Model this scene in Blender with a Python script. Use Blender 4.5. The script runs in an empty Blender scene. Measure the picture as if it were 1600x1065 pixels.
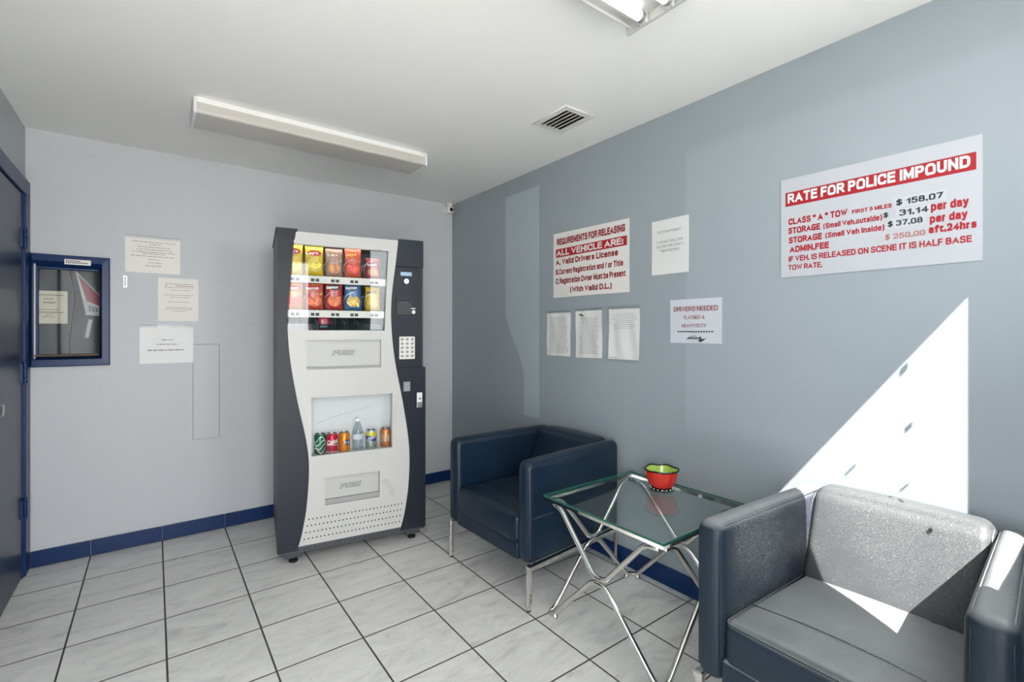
import bpy, bmesh, math, random
from mathutils import Vector, Matrix, noise
random.seed(7)
R = math.radians
SC = bpy.context.scene
COL = SC.collection

# ------------------------------------------------------------------ camera
cd = bpy.data.cameras.new('camera')
cam = bpy.data.objects.new('camera', cd); COL.objects.link(cam)
cd.sensor_width = 36.0
cd.lens = 746.0 / 1600.0 * 36.0
cd.shift_y = -(532.5 - 518.3) / 1600.0
cd.clip_start = 0.02
cam.location = (0, 0, 1.32)
cam.rotation_euler = (math.pi / 2, 0, -0.643)
SC.camera = cam

# ------------------------------------------------------------------ light and exposure
SC.view_settings.view_transform = 'Standard'
SC.view_settings.look = 'None'
SC.view_settings.exposure = 0.0
SC.view_settings.gamma = 1.0
SC.view_settings.use_curve_mapping = False
SC.cycles.use_denoising = True
SC.cycles.max_bounces = 12
SC.cycles.diffuse_bounces = 8
SC.cycles.transparent_max_bounces = 24
SC.cycles.sample_clamp_indirect = 8.0

SKY = 12.5
SUN = 25.0
TUBE = 2.6
world = bpy.data.worlds.new('sky'); SC.world = world
world.use_nodes = True
wn = world.node_tree.nodes
wn['Background'].inputs[0].default_value = (0.97, 0.985, 1.0, 1)
wn['Background'].inputs[1].default_value = SKY
sd = bpy.data.lights.new('sun', 'SUN'); sd.energy = SUN; sd.angle = R(0.25); sd.color = (1, 0.96, 0.90)
sun = bpy.data.objects.new('sun', sd); COL.objects.link(sun)
sun.location = (-4, -6, 8)
sun.rotation_euler = Vector((1, 1.47, -1.99)).to_track_quat('-Z', 'Y').to_euler()

# room
XR, XL, YB, YF, CEIL = 2.142, -0.576, 3.756, -0.25, 2.459
TILE, TX0, TY0 = 0.341, -0.3005, 3.3989

def portal(name, x0, x1, z0, z1):
    ld = bpy.data.lights.new(name, 'AREA'); ld.shape = 'RECTANGLE'
    ld.size = x1 - x0; ld.size_y = z1 - z0
    ld.cycles.is_portal = True
    o = bpy.data.objects.new(name, ld); COL.objects.link(o)
    o.location = ((x0 + x1) / 2, YF - 0.03, (z0 + z1) / 2)
    o.rotation_euler = (R(90), 0, 0)
DOORX = (-0.50, 0.50); DOORZ = (0.0, 2.15)
WINX = (1.212, 1.728); WINZ = (1.345, 2.339)
portal('doorway_daylight', DOORX[0], DOORX[1], DOORZ[0], DOORZ[1])
portal('window_daylight', WINX[0], WINX[1], WINZ[0], WINZ[1])

# ------------------------------------------------------------------ materials
MATS = {}
def new_mat(name):
    m = bpy.data.materials.new(name); m.use_nodes = True
    nt = m.node_tree
    return m, nt, nt.nodes['Principled BSDF']
def mat(name, col, rough=0.5, metal=0.0, spec=0.5, bump=0.0, bscale=60.0, var=0.0, vscale=3.0, emit=None, coat=0.0, sheen=0.0):
    if name in MATS: return MATS[name]
    m, nt, b = new_mat(name)
    c4 = tuple(col) + (1,)
    b.inputs['Base Color'].default_value = c4
    b.inputs['Roughness'].default_value = rough
    b.inputs['Metallic'].default_value = metal
    b.inputs['Specular IOR Level'].default_value = spec
    b.inputs['Coat Weight'].default_value = coat
    b.inputs['Coat Roughness'].default_value = 0.08
    if sheen: b.inputs['Sheen Weight'].default_value = sheen
    if emit:
        b.inputs['Emission Color'].default_value = tuple(emit[0]) + (1,)
        b.inputs['Emission Strength'].default_value = emit[1]
    if var or bump:
        tc = nt.nodes.new('ShaderNodeTexCoord')
        if var:
            n = nt.nodes.new('ShaderNodeTexNoise'); n.inputs['Scale'].default_value = vscale
            n.inputs['Detail'].default_value = 6
            nt.links.new(tc.outputs['Object'], n.inputs['Vector'])
            mx = nt.nodes.new('ShaderNodeMix'); mx.data_type = 'RGBA'
            mx.inputs[6].default_value = tuple(max(0, c * (1 - var)) for c in col) + (1,)
            mx.inputs[7].default_value = tuple(min(1, c * (1 + var)) for c in col) + (1,)
            nt.links.new(n.outputs['Fac'], mx.inputs[0])
            nt.links.new(mx.outputs[2], b.inputs['Base Color'])
        if bump:
            n2 = nt.nodes.new('ShaderNodeTexNoise'); n2.inputs['Scale'].default_value = bscale
            n2.inputs['Detail'].default_value = 4
            nt.links.new(tc.outputs['Object'], n2.inputs['Vector'])
            bp = nt.nodes.new('ShaderNodeBump'); bp.inputs['Strength'].default_value = bump
            bp.inputs['Distance'].default_value = 0.002
            nt.links.new(n2.outputs['Fac'], bp.inputs['Height'])
            nt.links.new(bp.outputs['Normal'], b.inputs['Normal'])
    MATS[name] = m
    return m

def pane_mat(name, tint=(1, 1, 1), ior=1.5, rough=0.0):
    if name in MATS: return MATS[name]
    m = bpy.data.materials.new(name); m.use_nodes = True
    nt = m.node_tree; nt.nodes.clear()
    out = nt.nodes.new('ShaderNodeOutputMaterial')
    t = nt.nodes.new('ShaderNodeBsdfTransparent'); t.inputs[0].default_value = tuple(tint) + (1,)
    g = nt.nodes.new('ShaderNodeBsdfGlossy'); g.inputs['Roughness'].default_value = rough
    f = nt.nodes.new('ShaderNodeFresnel'); f.inputs[0].default_value = ior
    mx = nt.nodes.new('ShaderNodeMixShader')
    ge = nt.nodes.new('ShaderNodeNewGeometry')
    iv = nt.nodes.new('ShaderNodeMath'); iv.operation = 'SUBTRACT'; iv.inputs[0].default_value = 1.0
    nt.links.new(ge.outputs['Backfacing'], iv.inputs[1])
    fm = nt.nodes.new('ShaderNodeMath'); fm.operation = 'MULTIPLY'      # only the outer faces reflect
    nt.links.new(f.outputs[0], fm.inputs[0]); nt.links.new(iv.outputs[0], fm.inputs[1])
    nt.links.new(fm.outputs[0], mx.inputs[0]); nt.links.new(t.outputs[0], mx.inputs[1])
    nt.links.new(g.outputs[0], mx.inputs[2]); nt.links.new(mx.outputs[0], out.inputs[0])
    MATS[name] = m
    return m

def floor_mat():
    m, nt, b = new_mat('floor_tiles')
    N = nt.nodes.new; L = nt.links.new
    geo = N('ShaderNodeNewGeometry')
    sep = N('ShaderNodeSeparateXYZ'); L(geo.outputs['Position'], sep.inputs[0])
    def ma(op, a, b_=None, c=None):
        n = N('ShaderNodeMath'); n.operation = op
        for i, v in enumerate((a, b_, c)):
            if v is None: continue
            if isinstance(v, (int, float)): n.inputs[i].default_value = v
            else: L(v, n.inputs[i])
        return n.outputs[0]
    def axis(o, off):
        t = ma('DIVIDE', ma('SUBTRACT', o, off), TILE)
        fl = ma('FLOOR', t)
        fr = ma('SUBTRACT', t, fl)
        dist = ma('MINIMUM', fr, ma('SUBTRACT', 1.0, fr))
        return fl, ma('MULTIPLY', dist, TILE)
    ix, dx = axis(sep.outputs[0], TX0)
    iy, dy = axis(sep.outputs[1], TY0)
    d = ma('MINIMUM', dx, dy)
    gr = N('ShaderNodeMapRange'); gr.inputs[1].default_value = 0.0028; gr.inputs[2].default_value = 0.0042
    gr.clamp = True; L(d, gr.inputs[0])
    # each tile shifts the marble
    cmb = N('ShaderNodeCombineXYZ'); L(ma('MULTIPLY', ix, 3.7), cmb.inputs[0]); L(ma('MULTIPLY', iy, 5.3), cmb.inputs[1])
    vadd = N('ShaderNodeVectorMath'); vadd.operation = 'ADD'
    L(geo.outputs['Position'], vadd.inputs[0]); L(cmb.outputs[0], vadd.inputs[1])
    mp = N('ShaderNodeMapping'); mp.inputs['Rotation'].default_value = (0, 0, 0.6); mp.inputs['Scale'].default_value = (1, 2.6, 1)
    L(vadd.outputs[0], mp.inputs[0])
    n1 = N('ShaderNodeTexNoise'); n1.inputs['Scale'].default_value = 3.2; n1.inputs['Detail'].default_value = 9
    n1.inputs['Roughness'].default_value = 0.62; n1.inputs['Distortion'].default_value = 1.4
    L(mp.outputs[0], n1.inputs['Vector'])
    cr = N('ShaderNodeValToRGB')
    e = cr.color_ramp.elements
    e[0].position = 0.30; e[0].color = (0.52, 0.515, 0.50, 1)
    e[1].position = 0.62; e[1].color = (0.77, 0.76, 0.735, 1)
    x = e.new(0.44); x.color = (0.70, 0.69, 0.67, 1)
    L(n1.outputs['Fac'], cr.inputs[0])
    # thin veins
    n2 = N('ShaderNodeTexNoise'); n2.inputs['Scale'].default_value = 2.3; n2.inputs['Detail'].default_value = 5
    n2.inputs['Distortion'].default_value = 2.2; L(mp.outputs[0], n2.inputs['Vector'])
    v = ma('ABSOLUTE', ma('SUBTRACT', n2.outputs['Fac'], 0.5))
    vr = N('ShaderNodeMapRange'); vr.inputs[1].default_value = 0.0; vr.inputs[2].default_value = 0.035
    vr.inputs[3].default_value = 0.28; vr.inputs[4].default_value = 0.0; vr.clamp = True; L(v, vr.inputs[0])
    mx0 = N('ShaderNodeMix'); mx0.data_type = 'RGBA'; L(vr.outputs[0], mx0.inputs[0])
    L(cr.outputs[0], mx0.inputs[6]); mx0.inputs[7].default_value = (0.52, 0.52, 0.515, 1)
    # dirt specks
    n3 = N('ShaderNodeTexNoise'); n3.inputs['Scale'].default_value = 26; n3.inputs['Detail'].default_value = 2
    L(geo.outputs['Position'], n3.inputs['Vector'])
    sr = N('ShaderNodeMapRange'); sr.inputs[1].default_value = 0.765; sr.inputs[2].default_value = 0.80
    sr.inputs[4].default_value = 0.5; sr.clamp = True; L(n3.outputs['Fac'], sr.inputs[0])
    mx1 = N('ShaderNodeMix'); mx1.data_type = 'RGBA'; L(sr.outputs[0], mx1.inputs[0])
    L(mx0.outputs[2], mx1.inputs[6]); mx1.inputs[7].default_value = (0.22, 0.20, 0.18, 1)
    mx2 = N('ShaderNodeMix'); mx2.data_type = 'RGBA'; L(gr.outputs[0], mx2.inputs[0])
    mx2.inputs[6].default_value = (0.075, 0.073, 0.068, 1); L(mx1.outputs[2], mx2.inputs[7])
    L(mx2.outputs[2], b.inputs['Base Color'])
    rr = N('ShaderNodeMapRange'); rr.inputs[3].default_value = 0.8; rr.inputs[4].default_value = 0.32
    L(gr.outputs[0], rr.inputs[0]); L(rr.outputs[0], b.inputs['Roughness'])
    b.inputs['Specular IOR Level'].default_value = 0.35
    bp = N('ShaderNodeBump'); bp.inputs['Strength'].default_value = 0.6; bp.inputs['Distance'].default_value = 0.002
    L(gr.outputs[0], bp.inputs['Height']); L(bp.outputs['Normal'], b.inputs['Normal'])
    return m

def paint_mat(name, col, rough, spec, smudge=0.35, patches=False):
    """wall paint with faint roller variation and a few grey scuffs"""
    m, nt, b = new_mat(name)
    N = nt.nodes.new; L = nt.links.new
    geo = N('ShaderNodeNewGeometry')
    n1 = N('ShaderNodeTexNoise'); n1.inputs['Scale'].default_value = 1.1; n1.inputs['Detail'].default_value = 5
    L(geo.outputs['Position'], n1.inputs['Vector'])
    mx = N('ShaderNodeMix'); mx.data_type = 'RGBA'
    mx.inputs[6].default_value = tuple(c * 0.955 for c in col) + (1,)
    mx.inputs[7].default_value = tuple(min(1, c * 1.045) for c in col) + (1,)
    L(n1.outputs['Fac'], mx.inputs[0])
    n2 = N('ShaderNodeTexNoise'); n2.inputs['Scale'].default_value = 9.0; n2.inputs['Detail'].default_value = 4
    n2.inputs['Distortion'].default_value = 0.5
    L(geo.outputs['Position'], n2.inputs['Vector'])
    mr = N('ShaderNodeMapRange'); mr.clamp = True
    mr.inputs[1].default_value = 0.68; mr.inputs[2].default_value = 0.80; mr.inputs[4].default_value = smudge
    L(n2.outputs['Fac'], mr.inputs[0])
    mx2 = N('ShaderNodeMix'); mx2.data_type = 'RGBA'; L(mr.outputs[0], mx2.inputs[0])
    L(mx.outputs[2], mx2.inputs[6]); mx2.inputs[7].default_value = tuple(c * 0.62 for c in col) + (1,)
    last = mx2.outputs[2]
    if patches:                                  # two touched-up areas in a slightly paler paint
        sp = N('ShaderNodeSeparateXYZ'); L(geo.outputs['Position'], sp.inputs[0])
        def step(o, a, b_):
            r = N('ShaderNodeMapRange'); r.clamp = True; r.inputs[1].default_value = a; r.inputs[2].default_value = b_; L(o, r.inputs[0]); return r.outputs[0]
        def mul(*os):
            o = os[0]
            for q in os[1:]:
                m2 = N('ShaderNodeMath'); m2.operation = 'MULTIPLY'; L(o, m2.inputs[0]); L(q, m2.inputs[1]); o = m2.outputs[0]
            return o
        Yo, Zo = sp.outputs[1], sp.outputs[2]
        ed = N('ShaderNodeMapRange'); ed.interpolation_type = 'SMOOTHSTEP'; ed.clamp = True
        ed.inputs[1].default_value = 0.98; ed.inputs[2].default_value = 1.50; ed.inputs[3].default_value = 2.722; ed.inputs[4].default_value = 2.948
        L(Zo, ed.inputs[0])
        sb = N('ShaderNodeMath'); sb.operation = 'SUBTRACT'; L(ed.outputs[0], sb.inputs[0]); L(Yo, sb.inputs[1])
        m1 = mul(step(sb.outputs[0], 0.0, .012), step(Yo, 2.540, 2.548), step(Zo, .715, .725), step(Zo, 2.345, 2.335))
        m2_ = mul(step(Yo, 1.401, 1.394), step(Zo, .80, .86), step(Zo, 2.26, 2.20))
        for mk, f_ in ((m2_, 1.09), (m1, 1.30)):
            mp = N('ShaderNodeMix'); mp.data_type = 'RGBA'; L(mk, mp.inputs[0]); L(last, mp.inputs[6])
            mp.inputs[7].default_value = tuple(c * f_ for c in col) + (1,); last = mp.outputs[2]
    L(last, b.inputs['Base Color'])
    b.inputs['Roughness'].default_value = rough
    b.inputs['Specular IOR Level'].default_value = spec
    n3 = N('ShaderNodeTexNoise'); n3.inputs['Scale'].default_value = 7.0; n3.inputs['Detail'].default_value = 2
    L(geo.outputs['Position'], n3.inputs['Vector'])
    bp = N('ShaderNodeBump'); bp.inputs['Strength'].default_value = 0.05; bp.inputs['Distance'].default_value = 0.01
    L(n3.outputs['Fac'], bp.inputs['Height']); L(bp.outputs['Normal'], b.inputs['Normal'])
    return m

def leather_mat(name, col, worn, amount, rough, dust_light=0.0, scale=120):
    """crackled leather: a fine network of pale wear lines breaks up in large patches"""
    m, nt, b = new_mat(name)
    N = nt.nodes.new; L = nt.links.new
    tc = N('ShaderNodeTexCoord')
    vo = N('ShaderNodeTexVoronoi'); vo.feature = 'DISTANCE_TO_EDGE'; vo.inputs['Scale'].default_value = scale
    nz = N('ShaderNodeTexNoise'); nz.inputs['Scale'].default_value = 30; nz.inputs['Detail'].default_value = 3
    L(tc.outputs['Object'], nz.inputs['Vector'])
    ad = N('ShaderNodeVectorMath'); ad.operation = 'MULTIPLY_ADD'
    L(nz.outputs['Color'], ad.inputs[0]); ad.inputs[1].default_value = (0.03, 0.03, 0.03)
    L(tc.outputs['Object'], ad.inputs[2]); L(ad.outputs[0], vo.inputs['Vector'])
    ln = N('ShaderNodeMapRange'); ln.clamp = True
    ln.inputs[1].default_value = 0.0; ln.inputs[2].default_value = 0.075; ln.inputs[3].default_value = 1; ln.inputs[4].default_value = 0
    L(vo.outputs['Distance'], ln.inputs[0])
    pa = N('ShaderNodeTexNoise'); pa.inputs['Scale'].default_value = 3.5; pa.inputs['Detail'].default_value = 3
    L(tc.outputs['Object'], pa.inputs['Vector'])
    pr = N('ShaderNodeMapRange'); pr.clamp = True
    pr.inputs[1].default_value = 0.36; pr.inputs[2].default_value = 0.60; pr.inputs[4].default_value = amount
    L(pa.outputs['Fac'], pr.inputs[0])
    sx = N('ShaderNodeSeparateXYZ'); L(tc.outputs['Object'], sx.inputs[0])
    fr = N('ShaderNodeMapRange'); fr.clamp = True      # the front faces are hardly rubbed
    fr.inputs[1].default_value = -.335; fr.inputs[2].default_value = -.25; L(sx.outputs[0], fr.inputs[0])
    pm = N('ShaderNodeMath'); pm.operation = 'MULTIPLY'; L(pr.outputs[0], pm.inputs[0]); L(fr.outputs[0], pm.inputs[1]); pr = pm
    mu = N('ShaderNodeMath'); mu.operation = 'MULTIPLY'; L(ln.outputs[0], mu.inputs[0]); L(pr.outputs[0], mu.inputs[1])
    mx = N('ShaderNodeMix'); mx.data_type = 'RGBA'; L(mu.outputs[0], mx.inputs[0])
    mx.inputs[6].default_value = tuple(col) + (1,); mx.inputs[7].default_value = tuple(worn) + (1,)
    last = mx.outputs[2]
    if dust_light:                                   # up-facing leather greyed: bounced light painted in together with a dusty film
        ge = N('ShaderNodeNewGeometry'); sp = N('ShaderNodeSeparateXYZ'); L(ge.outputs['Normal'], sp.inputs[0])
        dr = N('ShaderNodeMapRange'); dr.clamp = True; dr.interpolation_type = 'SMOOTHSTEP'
        dr.inputs[1].default_value = 0.35; dr.inputs[2].default_value = 1.0; dr.inputs[4].default_value = dust_light
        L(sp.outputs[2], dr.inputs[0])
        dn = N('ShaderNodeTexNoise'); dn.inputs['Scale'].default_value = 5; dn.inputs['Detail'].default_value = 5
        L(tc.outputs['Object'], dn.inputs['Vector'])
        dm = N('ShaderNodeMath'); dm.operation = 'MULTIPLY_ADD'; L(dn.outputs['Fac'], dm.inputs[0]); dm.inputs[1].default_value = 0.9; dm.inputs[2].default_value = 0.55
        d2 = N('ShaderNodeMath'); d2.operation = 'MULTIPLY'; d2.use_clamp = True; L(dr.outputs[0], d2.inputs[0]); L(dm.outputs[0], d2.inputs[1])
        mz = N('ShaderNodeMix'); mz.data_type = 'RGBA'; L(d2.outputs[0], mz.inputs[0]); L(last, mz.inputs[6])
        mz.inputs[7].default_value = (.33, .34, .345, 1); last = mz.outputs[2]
    L(last, b.inputs['Base Color'])
    b.inputs['Roughness'].default_value = rough
    b.inputs['Specular IOR Level'].default_value = 0.34
    bp = N('ShaderNodeBump'); bp.inputs['Strength'].default_value = 0.35; bp.inputs['Distance'].default_value = 0.0015
    L(vo.outputs['Distance'], bp.inputs['Height']); L(bp.outputs['Normal'], b.inputs['Normal'])
    return m

M_FLOOR = floor_mat()
M_WALLB = paint_mat('wall_paint_back', (0.545, 0.56, 0.585), 0.45, 0.35)  # same paint as the other walls, paler to stand in for stronger daylight
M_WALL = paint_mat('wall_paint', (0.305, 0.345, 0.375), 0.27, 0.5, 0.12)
M_WALLR = paint_mat('wall_paint_right', (0.305, 0.345, 0.375), 0.24, 0.5, 0.12, True)  # same paint, base darkened to stand in for grazing light on this wall
M_CEIL = mat('ceiling_paint', (0.88, 0.87, 0.85), 0.85, var=0.02, vscale=2)
M_BLUE = mat('blue_gloss_paint', (0.004, 0.026, 0.105), 0.34, spec=0.3, bump=0.12, bscale=14)
M_DOOR = mat('navy_door_paint', (0.022, 0.038, 0.070), 0.32, spec=0.35, bump=0.05, bscale=8)
M_WHITE = mat('white_panel', (0.55, 0.545, 0.525), 0.42, spec=0.4, var=0.02)
M_BLACKP = mat('charcoal_panel', (0.012, 0.017, 0.027), 0.42, spec=0.3, var=0.25, vscale=9)
M_BLACK = mat('black_plastic', (0.012, 0.013, 0.015), 0.4)
M_DGREY = mat('dark_grey_metal', (0.05, 0.055, 0.065), 0.45)
M_CHROME = mat('chrome', (0.78, 0.76, 0.72), 0.14, metal=1.0)
M_STEEL = mat('brushed_steel', (0.55, 0.55, 0.55), 0.3, metal=1.0)
M_PAPER = mat('white_paper', (0.68, 0.68, 0.67), 0.7, spec=0.2)
M_PAPERC = mat('cream_paper', (0.86, 0.83, 0.78), 0.7, spec=0.2)
M_TAN = mat('tan_paper', (0.62, 0.58, 0.46), 0.7, spec=0.2)
M_SIGN = mat('white_sign_board', (0.50, 0.52, 0.56), 0.35, spec=0.4)
M_SIGNC = mat('ivory_sign_board', (0.72, 0.70, 0.67), 0.4, spec=0.4)
M_RED = mat('sign_red', (0.40, 0.010, 0.016), 0.45)
M_REDL = mat('faded_red_print', (0.46, 0.20, 0.19), 0.5)
M_REDD = mat('dark_red_print', (0.27, 0.010, 0.018), 0.5)
M_INK = mat('black_ink', (0.025, 0.028, 0.035), 0.5)
M_GINK = mat('grey_ink', (0.27, 0.27, 0.28), 0.6)
M_TAPE = pane_mat('clear_tape', (0.86, 0.87, 0.87), 1.5, 0.15)
M_PANE = pane_mat('window_pane', (0.96, 0.97, 0.97), 1.5)
M_VPANE = pane_mat('display_pane', (0.97, 0.98, 0.98), 1.38)
M_TABLE = pane_mat('table_glass', (0.93, 0.97, 0.965), 1.62)
M_GEDGE = mat('glass_edge_green', (0.012, 0.095, 0.07), 0.12, spec=0.8)

# ------------------------------------------------------------------ helpers
def tag(o, label=None, cat=None, group=None, kind=None):
    if label: o['label'] = label
    if cat: o['category'] = cat
    if group: o['group'] = group
    if kind: o['kind'] = kind
    return o
def thing(name, label, cat, loc=(0, 0, 0), rz=0.0, group=None, kind=None):
    o = bpy.data.objects.new(name, None); COL.objects.link(o)
    o.empty_display_size = 0.1
    o.location = loc; o.rotation_euler = (0, 0, rz)
    return tag(o, label, cat, group, kind)
def obj(name, bm, m, parent=None, smooth=False, label=None):
    me = bpy.data.meshes.new(name)
    bmesh.ops.recalc_face_normals(bm, faces=bm.faces[:])
    bm.to_mesh(me); bm.free()
    for x in (m if isinstance(m, (list, tuple)) else [m]): me.materials.append(x)
    if smooth:
        for p in me.polygons: p.use_smooth = True
        if smooth == 'auto':
            me.set_sharp_from_angle(angle=R(38))
    o = bpy.data.objects.new(name, me); COL.objects.link(o)
    if parent: o.parent = parent
    if label: o['label'] = label
    return o
def NB(): return bmesh.new()
def box(bm, x0, x1, y0, y1, z0, z1, bev=0.0, seg=2, M=None, mi=0):
    r = bmesh.ops.create_cube(bm, size=1.0)
    vs = r['verts']
    for v in vs:
        v.co = Vector(((x0 + x1) / 2 + v.co.x * (x1 - x0), (y0 + y1) / 2 + v.co.y * (y1 - y0), (z0 + z1) / 2 + v.co.z * (z1 - z0)))
    fs = set(f for v in vs for f in v.link_faces)
    for f in fs: f.material_index = mi
    if bev > 0:
        es = list(set(e for v in vs for e in v.link_edges))
        rr = bmesh.ops.bevel(bm, geom=es, offset=bev, segments=seg, affect='EDGES', profile=0.5)
        vs = list(set(v for f in rr['faces'] for v in f.verts) | set(v for v in vs if v.is_valid))
    if M is not None:
        for v in vs: v.co = M @ v.co
    return bm
def rbox(bm, x0, x1, y0, y1, z0, z1, r=0.02, seg=3, n=8, puff=(0, 0, 0, 0, 0, 0), M=None, fn=None):
    """soft padded box; puff = bulge of the -x,+x,-y,+y,-z,+z faces"""
    c = Vector(((x0 + x1) / 2, (y0 + y1) / 2, (z0 + z1) / 2)); h = Vector(((x1 - x0) / 2, (y1 - y0) / 2, (z1 - z0) / 2))
    r = min(r, h.x * .98, h.y * .98, h.z * .98)
    def coords(H):
        a = [-H + r * (1 - math.cos(k / seg * math.pi / 2) ** 1) * 1.0 for k in range(seg + 1)]
        a = [-H + r * math.tan(k / seg * math.pi / 4) * 0 + r * k / seg for k in range(seg + 1)]
        m_ = [(-H + r) + (2 * H - 2 * r) * k / n for k in range(1, n)]
        return a + m_ + [-v for v in reversed(a)]
    A = [coords(h.x), coords(h.y), coords(h.z)]
    vd = {}
    def vert(p):
        k = (round(p[0], 6), round(p[1], 6), round(p[2], 6))
        if k in vd: return vd[k]
        P = Vector(p)
        q = Vector([max(-(h[i] - r), min(h[i] - r, P[i])) for i in range(3)])
        d = P - q
        if d.length > 1e-9: P2 = q + d.normalized() * r
        else: P2 = P
        w = [1 - (P[i] / h[i]) ** 2 for i in range(3)]
        for i in range(3):
            j, k2 = (i + 1) % 3, (i + 2) % 3
            s = P[i] / h[i]
            am = puff[2 * i + 1] if s > 0 else puff[2 * i]
            if am: P2[i] += math.copysign(am, s) * abs(s) ** 6 * max(0, w[j]) ** .7 * max(0, w[k2]) ** .7
        P2 = P2 + c
        if fn: P2 = fn(P2)
        if M is not None: P2 = M @ P2
        vd[k] = bm.verts.new(P2)
        return vd[k]
    for ax in range(3):
        u, w_ = (ax + 1) % 3, (ax + 2) % 3
        for sgn in (-1, 1):
            for i in range(len(A[u]) - 1):
                for j in range(len(A[w_]) - 1):
                    ps = []
                    for (a, b_) in ((i, j), (i + 1, j), (i + 1, j + 1), (i, j + 1)):
                        p = [0, 0, 0]; p[ax] = sgn * h[ax]; p[u] = A[u][a]; p[w_] = A[w_][b_]
                        ps.append(vert(p))
                    if len(set(ps)) == 4:
                        try: bm.faces.new(ps)
                        except ValueError: pass
    return bm
def tube(bm, pts, r, seg=8, closed=False, caps=True, M=None):
    pts = [Vector(p) for p in pts]
    n = len(pts); rings = []
    up = None
    for i, p in enumerate(pts):
        if closed: t = (pts[(i + 1) % n] - pts[i - 1]).normalized()
        elif i == 0: t = (pts[1] - pts[0]).normalized()
        elif i == n - 1: t = (pts[-1] - pts[-2]).normalized()
        else: t = ((pts[i + 1] - p).normalized() + (p - pts[i - 1]).normalized()).normalized()
        if up is None:
            up = Vector((0, 0, 1)) if abs(t.z) < 0.9 else Vector((1, 0, 0))
        a = (up - t * up.dot(t))
        if a.length < 1e-5: a = t.orthogonal()
        a.normalize(); b_ = t.cross(a); up = a
        rr = r[i] if isinstance(r, (list, tuple)) else r
        ring = []
        for k in range(seg):
            q = p + (a * math.cos(2 * math.pi * k / seg) + b_ * math.sin(2 * math.pi * k / seg)) * rr
            ring.append(bm.verts.new(M @ q if M is not None else q))
        rings.append(ring)
    for i in range(n if closed else n - 1):
        A, B = rings[i], rings[(i + 1) % n]
        for k in range(seg):
            bm.faces.new((A[k], A[(k + 1) % seg], B[(k + 1) % seg], B[k]))
    if caps and not closed:
        bm.faces.new(rings[0][::-1]); bm.faces.new(rings[-1])
    return bm
def smooth_path(pts, rad, k=6):
    """round the corners of a polyline"""
    pts = [Vector(p) for p in pts]; out = [pts[0]]
    for i in range(1, len(pts) - 1):
        a, p, b_ = pts[i - 1], pts[i], pts[i + 1]
        r1 = min(rad, (a - p).length * .48, (b_ - p).length * .48)
        s = p + (a - p).normalized() * r1; e = p + (b_ - p).normalized() * r1
        for j in range(k + 1):
            t = j / k
            out.append(s * (1 - t) ** 2 + p * 2 * t * (1 - t) + e * t * t)
    out.append(pts[-1])
    return out
def lathe(bm, prof, seg=24, c=(0, 0, 0), M=None, wob=None, mis=None, caps=True):
    rings = []
    for (r, z) in prof:
        ring = []
        for k in range(seg):
            a = 2 * math.pi * k / seg
            rr, zz = (wob(r, z, a) if wob else (r, z))
            p = Vector((c[0] + rr * math.cos(a), c[1] + rr * math.sin(a), c[2] + zz))
            ring.append(bm.verts.new(M @ p if M is not None else p))
        rings.append(ring)
    for i in range(len(rings) - 1):
        for k in range(seg):
            f = bm.faces.new((rings[i][k], rings[i][(k + 1) % seg], rings[i + 1][(k + 1) % seg], rings[i + 1][k]))
            if mis: f.material_index = mis[i]
    if caps and prof[0][0] > 1e-6: bm.faces.new(rings[0][::-1])
    if caps and prof[-1][0] > 1e-6: bm.faces.new(rings[-1])
    return bm
def disc(bm, c, r, th, n=12, axis='y'):
    """short cylinder whose axis is x, y or z"""
    M = Matrix.Translation(c) @ (Matrix.Rotation(R(90), 4, 'X') if axis == 'y' else Matrix.Rotation(R(90), 4, 'Y') if axis == 'x' else Matrix.Identity(4))
    bmesh.ops.create_cone(bm, cap_ends=True, segments=n, radius1=r, radius2=r, depth=th, matrix=M)
    return bm
def from_curve(cu, M):
    o = bpy.data.objects.new('tmp', cu); COL.objects.link(o)
    dg = bpy.context.evaluated_depsgraph_get(); dg.update()
    me = bpy.data.meshes.new_from_object(o.evaluated_get(dg))
    bm = bmesh.new(); bm.from_mesh(me)
    bpy.data.objects.remove(o); bpy.data.curves.remove(cu); bpy.data.meshes.remove(me)
    if M is not None:
        for v in bm.verts: v.co = M @ v.co
    return bm
def plate(loops, depth, M):
    """flat plate with holes: first loop outline, others holes, thickness `depth` along local z"""
    cu = bpy.data.curves.new('tmp', 'CURVE'); cu.dimensions = '2D'; cu.fill_mode = 'BOTH'; cu.extrude = depth / 2
    for lp in loops:
        sp = cu.splines.new('POLY'); sp.points.add(len(lp) - 1)
        for p, q in zip(sp.points, lp): p.co = (q[0], q[1], 0, 1)
        sp.use_cyclic_u = True
    return from_curve(cu, M)
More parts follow.
